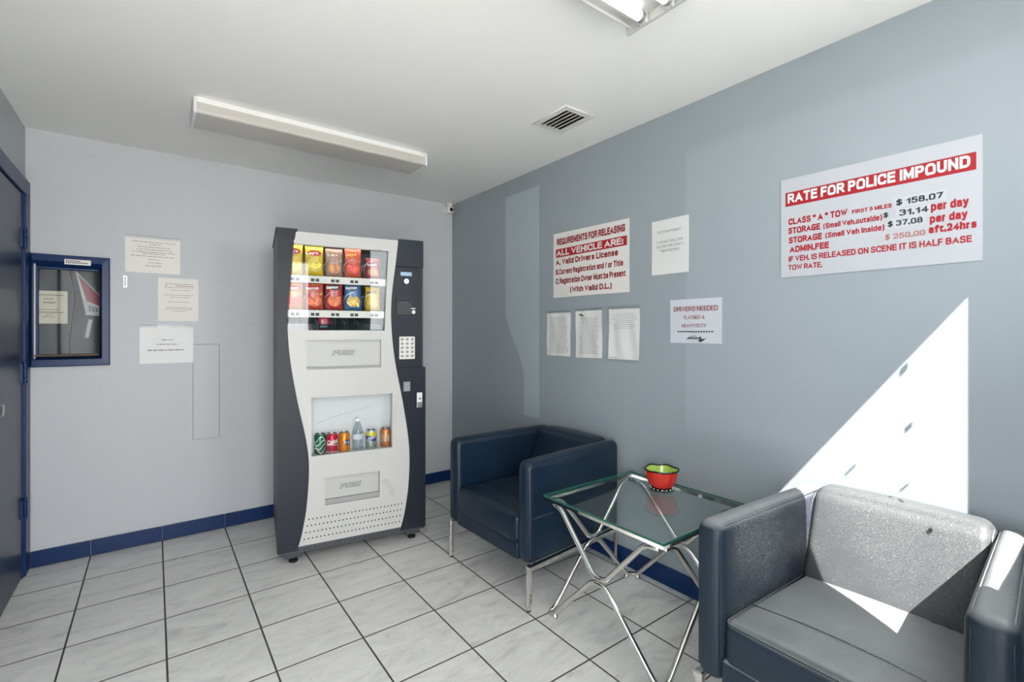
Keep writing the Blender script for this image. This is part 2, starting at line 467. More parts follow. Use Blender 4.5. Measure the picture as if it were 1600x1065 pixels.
# stroke lettering: each glyph is (width, strokes); P = sharp polyline, R = rounded polyline, O = closed loop
def _bowl(x0=0, x1=1, y0=0, y1=.72): return ('O', [((x0 + x1) / 2, y0), (x1, y0), (x1, y1), (x0, y1), (x0, y0), ((x0 + x1) / 2, y0)])
GL = {
 'A': (.66, [('P', [(0, 0), (.5, 1), (1, 0)]), ('P', [(.2, .30), (.8, .30)])]),
 'B': (.54, [('P', [(0, 0), (0, 1)]), ('R', [(0, 1), (.96, 1), (.96, .53), (0, .53)]), ('R', [(0, .53), (1.04, .53), (1.04, 0), (0, 0)])]),
 'C': (.58, [('R', [(1, .72), (1, 1), (0, 1), (0, 0), (1, 0), (1, .28)])]),
 'D': (.56, [('P', [(0, 0), (0, 1)]), ('R', [(0, 1), (1, 1), (1, 0), (0, 0)])]),
 'E': (.46, [('P', [(1, 1), (0, 1), (0, 0), (1.04, 0)]), ('P', [(0, .53), (.94, .53)])]),
 'F': (.42, [('P', [(1, 1), (0, 1), (0, 0)]), ('P', [(0, .50), (.88, .50)])]),
 'G': (.62, [('R', [(1, .74), (1, 1), (0, 1), (0, 0), (.8, 0), (1, .12)]), ('P', [(1, .05), (1, .45), (.52, .45)])]),
 'H': (.54, [('P', [(0, 0), (0, 1)]), ('P', [(1, 0), (1, 1)]), ('P', [(0, .53), (1, .53)])]),
 'I': (.0, [('P', [(0, 0), (0, 1)])]),
 'K': (.54, [('P', [(0, 0), (0, 1)]), ('P', [(1, 1), (0, .38)]), ('P', [(.32, .60), (1.05, 0)])]),
 'L': (.42, [('P', [(0, 1), (0, 0), (1.05, 0)])]),
 'M': (.66, [('P', [(0, 0), (0, 1)]), ('P', [(0, 1), (.5, .08), (1, 1)]), ('P', [(1, 1), (1, 0)])]),
 'N': (.54, [('P', [(0, 0), (0, 1)]), ('P', [(0, 1), (1, 0)]), ('P', [(1, 0), (1, 1)])]),
 'O': (.62, [_bowl(0, 1, 0, 1)]),
 'P': (.50, [('P', [(0, 0), (0, 1)]), ('R', [(0, 1), (1, 1), (1, .46), (0, .46)])]),
 'Q': (.62, [_bowl(0, 1, 0, 1), ('P', [(.6, .25), (1.05, -.05)])]),
 'R': (.54, [('P', [(0, 0), (0, 1)]), ('R', [(0, 1), (1, 1), (1, .48), (0, .48)]), ('P', [(.5, .48), (1.05, 0)])]),
 'S': (.52, [('R', [(.96, .74), (.96, 1), (.04, 1), (.04, .55), (1, .50), (1, 0), (0, 0), (0, .27)])]),
 'T': (.52, [('P', [(0, 1), (1, 1)]), ('P', [(.5, 1), (.5, 0)])]),
 'U': (.54, [('R', [(0, 1), (0, 0), (1, 0), (1, 1)])]),
 'V': (.62, [('P', [(0, 1), (.5, 0), (1, 1)])]),
 'W': (.86, [('P', [(0, 1), (.27, 0), (.5, .95), (.73, 0), (1, 1)])]),
 'X': (.56, [('P', [(0, 0), (1, 1)]), ('P', [(0, 1), (1, 0)])]),
 'Y': (.58, [('P', [(0, 1), (.5, .44), (1, 1)]), ('P', [(.5, .44), (.5, 0)])]),
 'a': (.40, [('R', [(.03, .54), (.05, .72), (.97, .72), (.97, 0)]), ('R', [(.97, .42), (0, .40), (0, 0), (.75, 0), (.97, .18)])]),
 'b': (.42, [('P', [(0, 0), (0, 1)]), _bowl()]), 'c': (.40, [('R', [(1, .50), (1, .72), (0, .72), (0, 0), (1, 0), (1, .22)])]),
 'd': (.42, [('P', [(1, 0), (1, 1)]), _bowl()]),
 'e': (.42, [('P', [(0, .37), (1, .37)]), ('R', [(1, .36), (1, .72), (0, .72), (0, 0), (1, 0), (1, .16)])]),
 'f': (.26, [('R', [(1.1, 1), (.42, 1), (.42, 0)]), ('P', [(0, .70), (1, .70)])]),
 'g': (.42, [_bowl(), ('R', [(1, .72), (1, -.30), (0, -.30), (0, -.16)])]),
 'h': (.40, [('P', [(0, 0), (0, 1)]), ('R', [(0, .62), (.3, .72), (1, .72), (1, 0)])]),
 'i': (.0, [('P', [(0, 0), (0, .72)]), ('P', [(0, .90), (0, 1.04)])]), 'l': (.0, [('P', [(0, 0), (0, 1)])]),
 'k': (.40, [('P', [(0, 0), (0, 1)]), ('P', [(.95, .72), (0, .25)]), ('P', [(.35, .42), (1, 0)])]),
 'm': (.70, [('P', [(0, 0), (0, .72)]), ('R', [(0, .62), (.15, .72), (.5, .72), (.5, 0)]), ('R', [(.5, .62), (.65, .72), (1, .72), (1, 0)])]),
 'n': (.40, [('P', [(0, 0), (0, .72)]), ('R', [(0, .62), (.3, .72), (1, .72), (1, 0)])]),
 'o': (.43, [_bowl()]), 'p': (.42, [('P', [(0, -.30), (0, .72)]), _bowl()]),
 'r': (.24, [('P', [(0, 0), (0, .72)]), ('R', [(0, .50), (.1, .72), (1.1, .70)])]),
 's': (.37, [('R', [(.96, .53), (.96, .72), (.04, .72), (.04, .40), (1, .36), (1, 0), (0, 0), (0, .20)])]),
 't': (.26, [('R', [(.4, .94), (.4, 0), (1.1, 0)]), ('P', [(0, .70), (1, .70)])]),
 'u': (.40, [('R', [(0, .72), (0, 0), (.7, 0), (1, .12)]), ('P', [(1, .72), (1, 0)])]),
 'v': (.42, [('P', [(0, .72), (.5, 0), (1, .72)])]), 'w': (.64, [('P', [(0, .72), (.26, 0), (.5, .68), (.74, 0), (1, .72)])]),
 'x': (.40, [('P', [(0, 0), (1, .72)]), ('P', [(0, .72), (1, 0)])]),
 'y': (.42, [('P', [(0, .72), (.52, 0)]), ('P', [(1, .72), (.35, -.30), (.05, -.30)])]),
 '0': (.42, [_bowl(0, 1, 0, 1)]), '1': (.22, [('P', [(1, 0), (1, 1), (0, .72)])]),
 '2': (.42, [('R', [(0, .70), (0, 1), (1, 1), (1, .52), (.05, .05)]), ('P', [(0, 0), (1, 0)])]),
 '3': (.42, [('R', [(0, .76), (0, 1), (.95, 1), (.95, .54), (.35, .54)]), ('R', [(.35, .54), (1, .54), (1, 0), (0, 0), (0, .24)])]),
 '4': (.46, [('P', [(.76, 0), (.76, 1), (0, .28), (1.05, .28)])]), '5': (.42, [('P', [(.95, 1), (.12, 1), (.05, .50)]), ('R', [(.05, .48), (.3, .62), (1, .62), (1, 0), (0, 0), (0, .22)])]),
 '6': (.42, [_bowl(0, 1, 0, .60), ('R', [(.96, .80), (.96, 1), (0, 1), (0, .3)])]), '7': (.42, [('P', [(0, 1), (1, 1), (.35, 0)])]),
 '8': (.42, [_bowl(0, 1, 0, .53), _bowl(.06, .94, .53, 1)]), '9': (.42, [_bowl(0, 1, .40, 1), ('R', [(1, .7), (1, 0), (.04, 0), (.04, .2)])]),
 '$': (.42, [('R', [(.98, .74), (.98, .95), (.02, .95), (.02, .55), (1, .50), (1, .05), (0, .05), (0, .26)]), ('P', [(.5, -.10), (.5, 1.10)])]),
 '.': (.0, [('P', [(0, -.06), (0, .10)])]), ':': (.0, [('P', [(0, .0), (0, .13)]), ('P', [(0, .56), (0, .70)])]), ',': (.0, [('P', [(0, .1), (-.2, -.2)])]),
 '(': (.16, [('R', [(1, 1.08), (0, .85), (0, -.05), (1, -.28)])]), ')': (.16, [('R', [(0, 1.08), (1, .85), (1, -.05), (0, -.28)])]),
 '/': (.26, [('P', [(0, 0), (1, 1)])]), '-': (.22, [('P', [(0, .38), (1, .38)])]), '‘': (.0, [('P', [(0, .8), (0, 1)])]), "'": (.0, [('P', [(0, .76), (0, 1)])]),
 '“': (.30, [('P', [(.12, .74), (.0, .84), (.12, 1)]), ('P', [(1, .74), (.88, .84), (1, 1)])]), '”': (.30, [('P', [(0, .74), (.12, .9), (.0, 1)]), ('P', [(.88, .74), (1, .9), (.88, 1)])]),
 '&': (.60, [('R', [(1, 0), (.15, .72), (.15, 1), (.7, 1), (.7, .68), (0, .40), (0, 0), (.7, 0), (.95, .40)])]),
}
def text_bm(s, u0, u1, v0, v1, M, weight=0.0, ext=0.0006, shear=0.0, t=None, sk=None):
    """text whose ink fills u0..u1; v0 = baseline, v1 = cap height; weight 0 (light) .. .03 (heavy)"""
    t = t or min(.25, .115 + weight * 5.0); sk = sk or t; h = t / 2; h0 = sk / 2
    bm = bmesh.new(); x = 0.0; nq = 0
    for ch in s:
        if ch == ' ': x += .30; continue
        w, strokes = GL[ch]
        for kind, pts in strokes:
            P = [Vector((x + h0 + px * w, h0 + py * (1 - sk), 0)) for px, py in pts]
            if kind != 'P': P = smooth_path(P, 1.0, 5)
            n = len(P); closed = kind == 'O'
            if closed: P = P[:-1] if (P[0] - P[-1]).length < 1e-6 else P; n = len(P)
            L_, R_ = [], []
            for i in range(n):
                a = P[i - 1] if (i or closed) else None; b_ = P[(i + 1) % n] if (i < n - 1 or closed) else None
                d1 = (P[i] - a).normalized() if a is not None and (P[i] - a).length > 1e-9 else None
                d2 = (b_ - P[i]).normalized() if b_ is not None and (b_ - P[i]).length > 1e-9 else None
                d1 = d1 or d2; d2 = d2 or d1
                n1 = Vector((-d1.y, d1.x, 0)); n2 = Vector((-d2.y, d2.x, 0)); m_ = n1 + n2
                m_ = m_.normalized() if m_.length > 1e-4 else n1
                k = min(2.6, 1 / max(.2, m_.dot(n1)))
                e = Vector((0, 0, 0))
                if not closed and (a is None or b_ is None) and (kind == 'P' or pts[0 if a is None else -1][1] in (0, .72, 1, -.30)):
                    e = (-d1 if a is None else d2) * h * .98
                L_.append(P[i] + m_ * h * k + e); R_.append(P[i] - m_ * h * k + e)
            lo = min(q[1] for q in pts); hi = max(q[1] for q in pts)
            cl = lambda q: Vector((q.x, min(max(q.y, 0 if lo > -.05 else -9), 1 if hi <= 1.0 else 9), 0))
            for i in range(n if closed else n - 1):
                j = (i + 1) % n; nq += 1
                dz = Vector((0, 0, (nq % 80) * 4e-6))
                bm.faces.new([bm.verts.new(cl(q) + dz) for q in (L_[i], R_[i], R_[j], L_[j])])
        x += w + sk + .085
    xs = [v.co.x for v in bm.verts]; x0, x1 = (min(xs), max(xs)) if sk == t else (0, x - .085)
    for v in bm.verts:
        vx = (v.co.x - x0) / (x1 - x0) * (u1 - u0) + shear * (v.co.y - .5) * (v1 - v0)
        v.co = M @ Vector((u0 + vx, v0 + v.co.y * (v1 - v0), ext + v.co.z))
    return bm
def rect(u0, u1, v0, v1): return [(u0, v0), (u1, v0), (u1, v1), (u0, v1)]
# local frames: (u right, v up, w toward the viewer)
def frame(origin, right, up):
    r = Vector(right).normalized(); u = Vector(up).normalized(); n = r.cross(u)
    M = Matrix.Identity(4)
    for i in range(3): M[i][0] = r[i]; M[i][1] = u[i]; M[i][2] = n[i]; M[i][3] = origin[i]
    return M

# ------------------------------------------------------------------ the room
def wall_with_holes(name, axis, c0, c1, a0, a1, z1, holes, m):
    """axis 'x': wall runs along x at y c0..c1 ; axis 'y': runs along y at x c0..c1"""
    bm = NB()
    us = sorted(set([a0, a1] + [h[0] for h in holes] + [h[1] for h in holes]))
    zs = sorted(set([0, z1] + [h[2] for h in holes] + [h[3] for h in holes]))
    loops = [rect(a0, a1, 0, z1)] + [rect(*h) for h in holes]
    for i in range(len(us) - 1):
        for j in range(len(zs) - 1):
            cu, cz = (us[i] + us[i + 1]) / 2, (zs[j] + zs[j + 1]) / 2
            if any(h[0] < cu < h[1] and h[2] < cz < h[3] for h in holes): continue
            if axis == 'x': box(bm, us[i], us[i + 1], c0, c1, zs[j], zs[j + 1])
            else: box(bm, c0, c1, us[i], us[i + 1], zs[j], zs[j + 1])
    bmesh.ops.remove_doubles(bm, verts=bm.verts[:], dist=1e-5)
    # drop the doubled inner faces between blocks
    seen = {}
    for f in bm.faces: seen.setdefault(tuple(sorted(v.index for v in f.verts)), []).append(f)
    o = obj(name, bm, m); tag(o, kind='structure'); return o

bm = NB(); box(bm, XL - .12, XR + .12, YF - .06, YB + .08, -0.05, 0)
tag(obj('floor', bm, M_FLOOR), kind='structure')
bm = NB(); box(bm, XL - .12, XR + .12, YF - .06, YB + .08, CEIL, CEIL + .06)
tag(obj('ceiling', bm, M_CEIL), kind='structure')
SWX = (-0.535, -0.252); SWZ = (1.165, 1.722)       # opening of the service window
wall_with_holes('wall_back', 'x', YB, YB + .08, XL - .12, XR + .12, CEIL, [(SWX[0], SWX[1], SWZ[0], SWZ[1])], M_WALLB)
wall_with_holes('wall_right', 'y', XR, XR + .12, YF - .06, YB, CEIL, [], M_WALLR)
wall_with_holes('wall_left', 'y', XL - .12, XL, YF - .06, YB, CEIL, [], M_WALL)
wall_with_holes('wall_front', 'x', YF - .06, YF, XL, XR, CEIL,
                [(DOORX[0], DOORX[1], DOORZ[0], DOORZ[1]), (WINX[0], WINX[1], WINZ[0], WINZ[1])], M_WALL)
# outside: paved lot, and an added, unseen roof slab to block sun at the doorway
bm = NB(); box(bm, -14, 14, -16, YF - .06, -0.10, -0.02)
tag(obj('ground', bm, mat('concrete_lot', (0.62, 0.61, 0.58), 0.9, var=0.1)), kind='structure')
bm = NB(); box(bm, -3.2, 0.55, -2.3, YF - .06, 2.40, 2.48)
tag(obj('sun_block_roof', bm, mat('sun_block_white', (0.7, 0.7, 0.7), 0.8)), kind='structure')
# pane with the stickers whose shadows fall on the right wall
w = thing('window_2', None, None, (0, 0, 0), kind='structure')
bm = NB(); box(bm, WINX[0], WINX[1], YF - .034, YF - .030, WINZ[0], WINZ[1]); obj('pane', bm, M_PANE, w)
D = Vector((1, 1.47, -1.99))
for (y, z, s, t) in ((0.526, 1.185, .016, .026), (0.513, 0.98, .014, .018), (0.690, 0.788, .024, .008), (0.524, 0.765, .016, .006), (0.535, 0.700, .018, .010), (0.655, 0.592, .020, .007), (0.640, 0.575, .010, .010), (0.652, 0.545, .012, .014), (0.66, 0.36, .014, .016)):
    k = (y - (YF - .036)) / D.y
    px, pz = XR - k * D.x, z - k * D.z
    bm = NB(); box(bm, px - s / 2, px + s / 2, YF - .037, YF - .0345, pz - t / 2, pz + t / 2)
    obj('sticker', bm, M_INK, w)

# baseboards: a row of painted tiles along the back, a board along the right
bm = NB()
bx = [XL + .022] + [TX0 + i * TILE for i in range(0, 8)] + [XR]
bx = [b_ for b_ in bx if b_ <= XR]
for a, b_ in zip(bx[:-1], bx[1:]):
    if b_ - a > .01: box(bm, a + .0012, b_ - .0012, YB - .012, YB, 0, .090, bev=.003)
tag(obj('baseboard_back', bm, M_BLUE), kind='structure')
bm = NB()
by = [YB - .012]
while by[-1] > YF: by.append(by[-1] - TILE)
by[-1] = YF
for a, b_ in zip(by[1:], by[:-1]): box(bm, XR - .012, XR, a + .001, b_ - .001, 0, .098, bev=.003)
tag(obj('baseboard_right', bm, M_BLUE), kind='structure')

# painted-over access panel in the back wall
bm = NB(); box(bm, .204, .350, YB - .004, YB, .614, 1.237, bev=.0015)
o = tag(obj('trim_1', bm, M_WALLB), kind='structure')
bm = NB()
for r_ in ((.2015, .204, .6115, 1.2395), (.350, .3525, .6115, 1.2395), (.204, .350, .6115, .614), (.204, .350, 1.237, 1.2395)):
    box(bm, r_[0], r_[1], YB - .0012, YB, r_[2], r_[3])
obj('panel_gap', bm, mat('panel_gap_grey', (.20, .215, .23), .7), o)

# blue door in the left wall
d = thing('door_1', None, None, (XL, 0, 0), kind='structure')
bm = NB()
y0, y1, zt = 2.62, 3.750, 2.150
prof = [(0, 0), (0.022, 0.004), (0.022, 0.075), (0.012, 0.10), (0.0, 0.118)]
box(bm, 0, .022, y1 - .118, y1, 0, zt - .0852, bev=.004)
box(bm, 0, .022, y0, y0 + .118, 0, zt - .0852, bev=.004)
box(bm, 0, .022, y0, y1, zt - .085, zt, bev=.004)
box(bm, 0, .012, y1 - .14, y1 - .1182, 0, zt - .0854, bev=.003)
obj('door_frame', bm, M_BLUE, d)
bm = NB(); box(bm, .0005, .010, y0 + .122, y1 - .144, .008, zt - .09, bev=.003)
leaf = obj('door_leaf', bm, M_DOOR, d, label='dark navy door leaf')
for z in (.38, 1.10, 1.82):
    bm = NB()
    for k in range(5):
        tube(bm, [(.024, y1 - .145, z - .055 + k * .0225), (.024, y1 - .145, z - .055 + k * .0225 + .0205)], .009, 10)
    box(bm, .010, .019, y1 - .185, y1 - .145, z - .05, z + .05)
    box(bm, .012, .019, y1 - .145, y1 - .112, z - .05, z + .05)
    obj('hinge', bm, M_BLUE, d, smooth='auto')
bm = NB(); tube(bm, [(.010, 2.80, 1.0), (.055, 2.80, 1.0)], .013, 12); rbox(bm, .05, .085, 2.77, 2.83, .97, 1.03, r=.017)
obj('door_knob', bm, M_STEEL, d, smooth='auto')

# service window in the back wall
w = thing('window_1', None, None, (0, YB, 0), kind='structure')
bm = NB()
ox0, ox1, oz0, oz1 = XL + .024, -.213, 1.122, 1.760
ix0, ix1, iz0, iz1 = SWX[0], SWX[1], SWZ[0], SWZ[1]
gx0, gx1, gz0, gz1 = -.535, -.268, 1.195, 1.688
def ring(bm, A, ya, B, yb, mi=0):
    a = [bm.verts.new((x, ya, z)) for x, z in ((A[0], A[2]), (A[1], A[2]), (A[1], A[3]), (A[0], A[3]))]
    b_ = [bm.verts.new((x, yb, z)) for x, z in ((B[0], B[2]), (B[1], B[2]), (B[1], B[3]), (B[0], B[3]))]
    for k in range(4): bm.faces.new((a[k], a[(k + 1) % 4], b_[(k + 1) % 4], b_[k]))
O = (ox0, ox1, oz0, oz1); O2 = (ox0 + .004, ox1 - .004, oz0 + .004, oz1 - .004)
I1 = (-.545, ix1 + .004, iz0 - .004, iz1 - .0); I2 = (gx0 - .004, gx1 + .004, gz0 - .02, gz1 + .004)
ring(bm, O, 0, O, -.024); ring(bm, O, -.024, O2, -.028); ring(bm, O2, -.028, I1, -.030); ring(bm, I1, -.030, I2, .020); ring(bm, I2, .020, I2, .075)
obj('window_frame', bm, M_BLUE, w)
bm = NB()
box(bm, -.538, -.524, .008, .024, gz0, gz1, bev=.003); box(bm, -.535, gx1, .008, .024, gz1 - .008, gz1 + .004, bev=.002)
obj('glazing_bead', bm, M_BLUE, w)
bm = NB(); box(bm, -.540, gx1 + .002, -.004, .03, gz0 - .016, gz0 - .004, bev=.002)
obj('window_sill', bm, mat('worn_brown_sill', (.10, .065, .045), .6, var=.3, vscale=20), w)
bm = NB(); box(bm, -.537, gx1 + .002, .028, .032, gz0 - .012, gz1 + .002)
obj('pane', bm, M_PANE, w)
# the office behind it
M_OFF = mat('office_wall_grey', (.115, .14, .155), .6)
bm = NB()
for r_ in ((-.69, .45, .62, .66, .56, 2.24), (-.69, -.65, .08, .66, .56, 2.24), (.45, .49, .08, .66, .56, 2.24), (-.69, .45, .08, .66, .56, .6), (-.69, .45, .08, .66, 2.2, 2.24)):
    box(bm, r_[0], r_[1], YB + r_[2], YB + r_[3], r_[4], r_[5])
tag(obj('wall_office', bm, M_OFF), kind='structure')

# ------------------------------------------------------------------ papers and signs
def wav(u, v, amp, ph):
    return amp * (0.5 + 0.5 * math.sin(u * 55 + ph + v * 9) * math.cos(v * 13 + ph * 1.7)) + .0006
def paper(name, label, cat, M, w, h, m, lines=(), amp=.003, ph=0.0, ink=None, group=None, skew=(0, 0, 0, 0), tape=None, extra=None, curl=0.0):
    """M: frame at the paper's bottom left corner on the wall; lines: (u0,u1,v0,v1) printed rows in fractions"""
    t = thing(name, label, cat, M.to_translation(), 0, group)
    Mi = Matrix.Translation(-M.to_translation()) @ M
    def P(fu, fv, off=0.0):
        u = fu * w; v = fv * h
        v += (skew[0] * (1 - fu) + skew[1] * fu) * fv + (skew[2] * (1 - fu) + skew[3] * fu) * (1 - fv)
        return Mi @ Vector((u, v, wav(u, v, amp, ph) + curl * (1 - fv) ** 4 + off))
    bm = NB(); n = 14
    for lay in (0, 1):
        off = .0 if lay else -.0005
        g = [[bm.verts.new(P(i / n, j / n, off)) for i in range(n + 1)] for j in range(n + 1)]
        if lay: g1 = g
        else: g0 = g
        for i in range(n):
            for j in range(n): bm.faces.new((g[j][i], g[j][i + 1], g[j + 1][i + 1], g[j + 1][i]))
    for k in range(n):
        for (a, b_) in (((0, k), (0, k + 1)), ((n, k), (n, k + 1)), ((k, 0), (k + 1, 0)), ((k, n), (k + 1, n))):
            bm.faces.new((g0[a[0]][a[1]], g0[b_[0]][b_[1]], g1[b_[0]][b_[1]], g1[a[0]][a[1]]))
    obj('sheet', bm, m, t, smooth='auto')
    if lines:
        rnd = random.Random(int(ph * 100) + 3); few = len(lines) <= 12
        bm = NB()
        for (u0, u1, v0, v1) in lines:
            u = u0
            while u < u1 - .01:
                lw = min(u1 - u, rnd.uniform(.03, .11))
                q = [bm.verts.new(P(a, b_, .0006)) for a, b_ in ((u, v0), (u + lw, v0), (u + lw, v1), (u, v1))]
                bm.faces.new(q)
                u += lw + .016
            if few: obj('printed_line', bm, ink or M_GINK, t); bm = NB()
        if few: bm.free()
        else: obj('printed_text', bm, ink or M_GINK, t)
    if tape:
        bm = NB()
        for (u0, u1, v0, v1) in tape:
            for (a0, a1) in [(u0 + (u1 - u0) * k / 6, u0 + (u1 - u0) * (k + 1) / 6) for k in range(6)]:
                q = [bm.verts.new(P(a, b_, .0010)) for a, b_ in ((a0, v0), (a1, v0), (a1, v1), (a0, v1))]
                bm.faces.new(q)
        bmesh.ops.remove_doubles(bm, verts=bm.verts[:], dist=1e-5)
        obj('tape', bm, M_TAPE, t)
    if extra: extra(t, P, Mi)
    return t
def FR(y, z): return frame((XR, y, z), (0, -1, 0), (0, 0, 1))      # right wall, u runs toward the camera
def FB(x, z): return frame((x, YB, z), (1, 0, 0), (0, 0, 1))       # back wall
def rows(v_top, v_bot, n, u0=.12, u1=.88, th=.35, jit=.12, seed=1):
    r = random.Random(seed); out = []
    st = (v_top - v_bot) / n
    for k in range(n):
        v = v_top - st * (k + .5)
        c = (u0 + u1) / 2; hw = (u1 - u0) / 2 * r.uniform(1 - jit * 3, 1)
        out.append((c - hw, c + hw, v - st * th / 2, v + st * th / 2))
    return out
def board(name, label, cat, quad, m, th=.004):
    """rigid sign board on the right wall; quad = (y,z) of TL,TR,BR,BL"""
    t = thing(name, label, cat, (XR, quad[3][0], quad[3][1]))
    bm = NB(); L = t.location
    a = [bm.verts.new(Vector((XR - .001, y, z)) - L) for y, z in quad]
    b_ = [bm.verts.new(Vector((XR - th, y, z)) - L) for y, z in quad]
    bm.faces.new(a); bm.faces.new(b_)
    for k in range(4): bm.faces.new((a[k], a[(k + 1) % 4], b_[(k + 1) % 4], b_[k]))
    obj('board', bm, m, t)
    return t
def lettering(t, s, y0, y1, z0, z1, m, off=.0044, weight=.012, shear=0.0):
    M = Matrix.Translation(-t.location) @ frame((XR - off, 0, 0), (0, -1, 0), (0, 0, 1))
    return obj('lettering', text_bm(s, -y0, -y1, z0, z1, M, weight, .0004, shear), m, t)
def band(t, name, y0, y1, z0, z1, m, off=.0042):
    bm = NB(); box(bm, XR - off, XR - off + .0008, y1, y0, z0, z1)
    for v in bm.verts: v.co -= t.location
    return obj(name, bm, m, t)

rate = board('rate_sign', 'large white rate board with a red title band for police impound, above the sunlit patch', 'sign',
             ((.941, 1.963), (.322, 1.959), (.322, 1.551), (.941, 1.550)), M_SIGN)
band(rate, 'title_band', .923, .337, 1.848, 1.906, M_RED)
lettering(rate, 'RATE FOR POLICE IMPOUND', .914, .351, 1.860, 1.900, mat('sign_lettering_white', (.72, .73, .75), .4), .0048, .024)
for row in (('CLASS “ A ” TOW', 0.911, 0.697, 1.769, 1.795, M_RED, .014), ('FIRST 5 MILES', 0.682, 0.559, 1.771, 1.786, M_RED, .008),
            ('STORAGE', 0.911, 0.791, 1.731, 1.757, M_RED, .014), ('(Small Veh.outside)', 0.780, 0.588, 1.731, 1.752, M_RED, .008),
            ('per day', 0.450, 0.354, 1.735, 1.764, M_RED, .02), ('STORAGE', 0.909, 0.785, 1.691, 1.717, M_RED, .014),
            ('(Small Veh inside)', 0.773, 0.581, 1.693, 1.714, M_RED, .008), ('per day', 0.453, 0.357, 1.694, 1.722, M_RED, .02),
            ('ADMIN.FEE', 0.907, 0.760, 1.652, 1.678, M_RED, .014), ('aft.24hrs', 0.456, 0.336, 1.659, 1.685, M_RED, .02),
            ('IF VEH. IS RELEASED ON SCENE IT IS HALF BASE', 0.910, 0.347, 1.614, 1.637, M_RED, .006), ('TOW RATE.', 0.911, 0.784, 1.579, 1.601, M_RED, .006)):
    lettering(rate, row[0], row[1], row[2], row[3], row[4], row[5], weight=row[6] + .012)
for row in (('$ 158.07', 0.546, 0.417, 1.774, 1.795, M_INK), ('$', 0.584, 0.569, 1.737, 1.755, M_INK), ('31.14', 0.537, 0.456, 1.735, 1.757, M_INK),
            ('$ 37.08', 0.571, 0.472, 1.701, 1.721, M_INK), ('$ 250.00', 0.579, 0.465, 1.6555, 1.675, M_REDL)):
    lettering(rate, row[0], row[1], row[2], row[3], row[4], row[5], off=.0050, weight=.014)
for r_ in ((.552, .41, 1.766, 1.803), (.546, .452, 1.729, 1.762), (.576, .466, 1.694, 1.727)):
    band(rate, 'price_sticker', *r_, mat('price_sticker_white', (.54, .56, .59), .5), .0046)

req = board('requirements_sign', 'white board with red lettering listing requirements for releasing vehicles', 'sign',
            ((2.390, 1.972), (1.755, 1.960), (1.755, 1.545), (2.391, 1.547)), M_SIGNC)
band(req, 'title_band', 2.367, 1.770, 1.811, 1.866, M_RED)
lettering(req, 'ALL VEHICLE ARE:', 2.360, 1.795, 1.820, 1.859, M_SIGNC, .0048, .02)
for row in (('REQUIREMENTS FOR RELEASING', 2.356, 1.783, 1.891, 1.934, .016), ('A. Valid Drivers License', 2.367, 1.835, 1.761, 1.798, .012),
            ('B.Current Registration and / or Title', 2.367, 1.797, 1.698, 1.733, .010), ('C. Registration Owner Must be Present', 2.367, 1.779, 1.636, 1.673, .010),
            ('(With Valid D.L.)', 2.230, 1.882, 1.574, 1.608, .010)):
    lettering(req, row[0], row[1], row[2], row[3], row[4], M_REDD, weight=row[5] + .012)

def lines_text(items, y0, z0, m_):
    def ex(t, P, Mi):
        for (s, a, b_, c, e_, mm, wt) in items:
            M = Mi @ Matrix.Translation((0, 0, .0042))
            obj('lettering', text_bm(s, y0 - a, y0 - b_, c - z0, e_ - z0, M, wt, .0003), mm or m_, t)
    return ex
paper('payment_notice', 'plain white portrait notice with four lines of print, right of the requirements board', 'notice', FR(1.603, 1.622), .222, .286, M_PAPER,
      amp=.0025, ph=.4, extra=lines_text([('For Private Property', 1.566, 1.425, 1.839, 1.853, None, 0), ('We accept Cash, Credit', 1.574, 1.412, 1.787, 1.801, None, 0),
      ('Card, Electronic Check or', 1.574, 1.407, 1.763, 1.777, None, 0), ('Digital Payments', 1.546, 1.434, 1.740, 1.753, None, 0)], 1.603, 1.622, M_GINK))
def logo(u, v, s):
    def ex(t, P, Mi):
        bm = NB(); n = 20
        top = [(math.cos(math.pi * k / n), .55 * math.sin(math.pi * k / n)) for k in range(n + 1)]
        pts = top + [(-.55, -.18), (0, -.05), (.55, -.38)]
        for q in (pts, [(1.1, -.1), (1.9, .15), (1.2, -.55), (.4, -.6)]):
            vs = [bm.verts.new(Mi @ Vector((u + a * s, v + b_ * s, .0045))) for a, b_ in q]
            bm.faces.new(vs)
        obj('logo', bm, M_INK, t)
    return ex
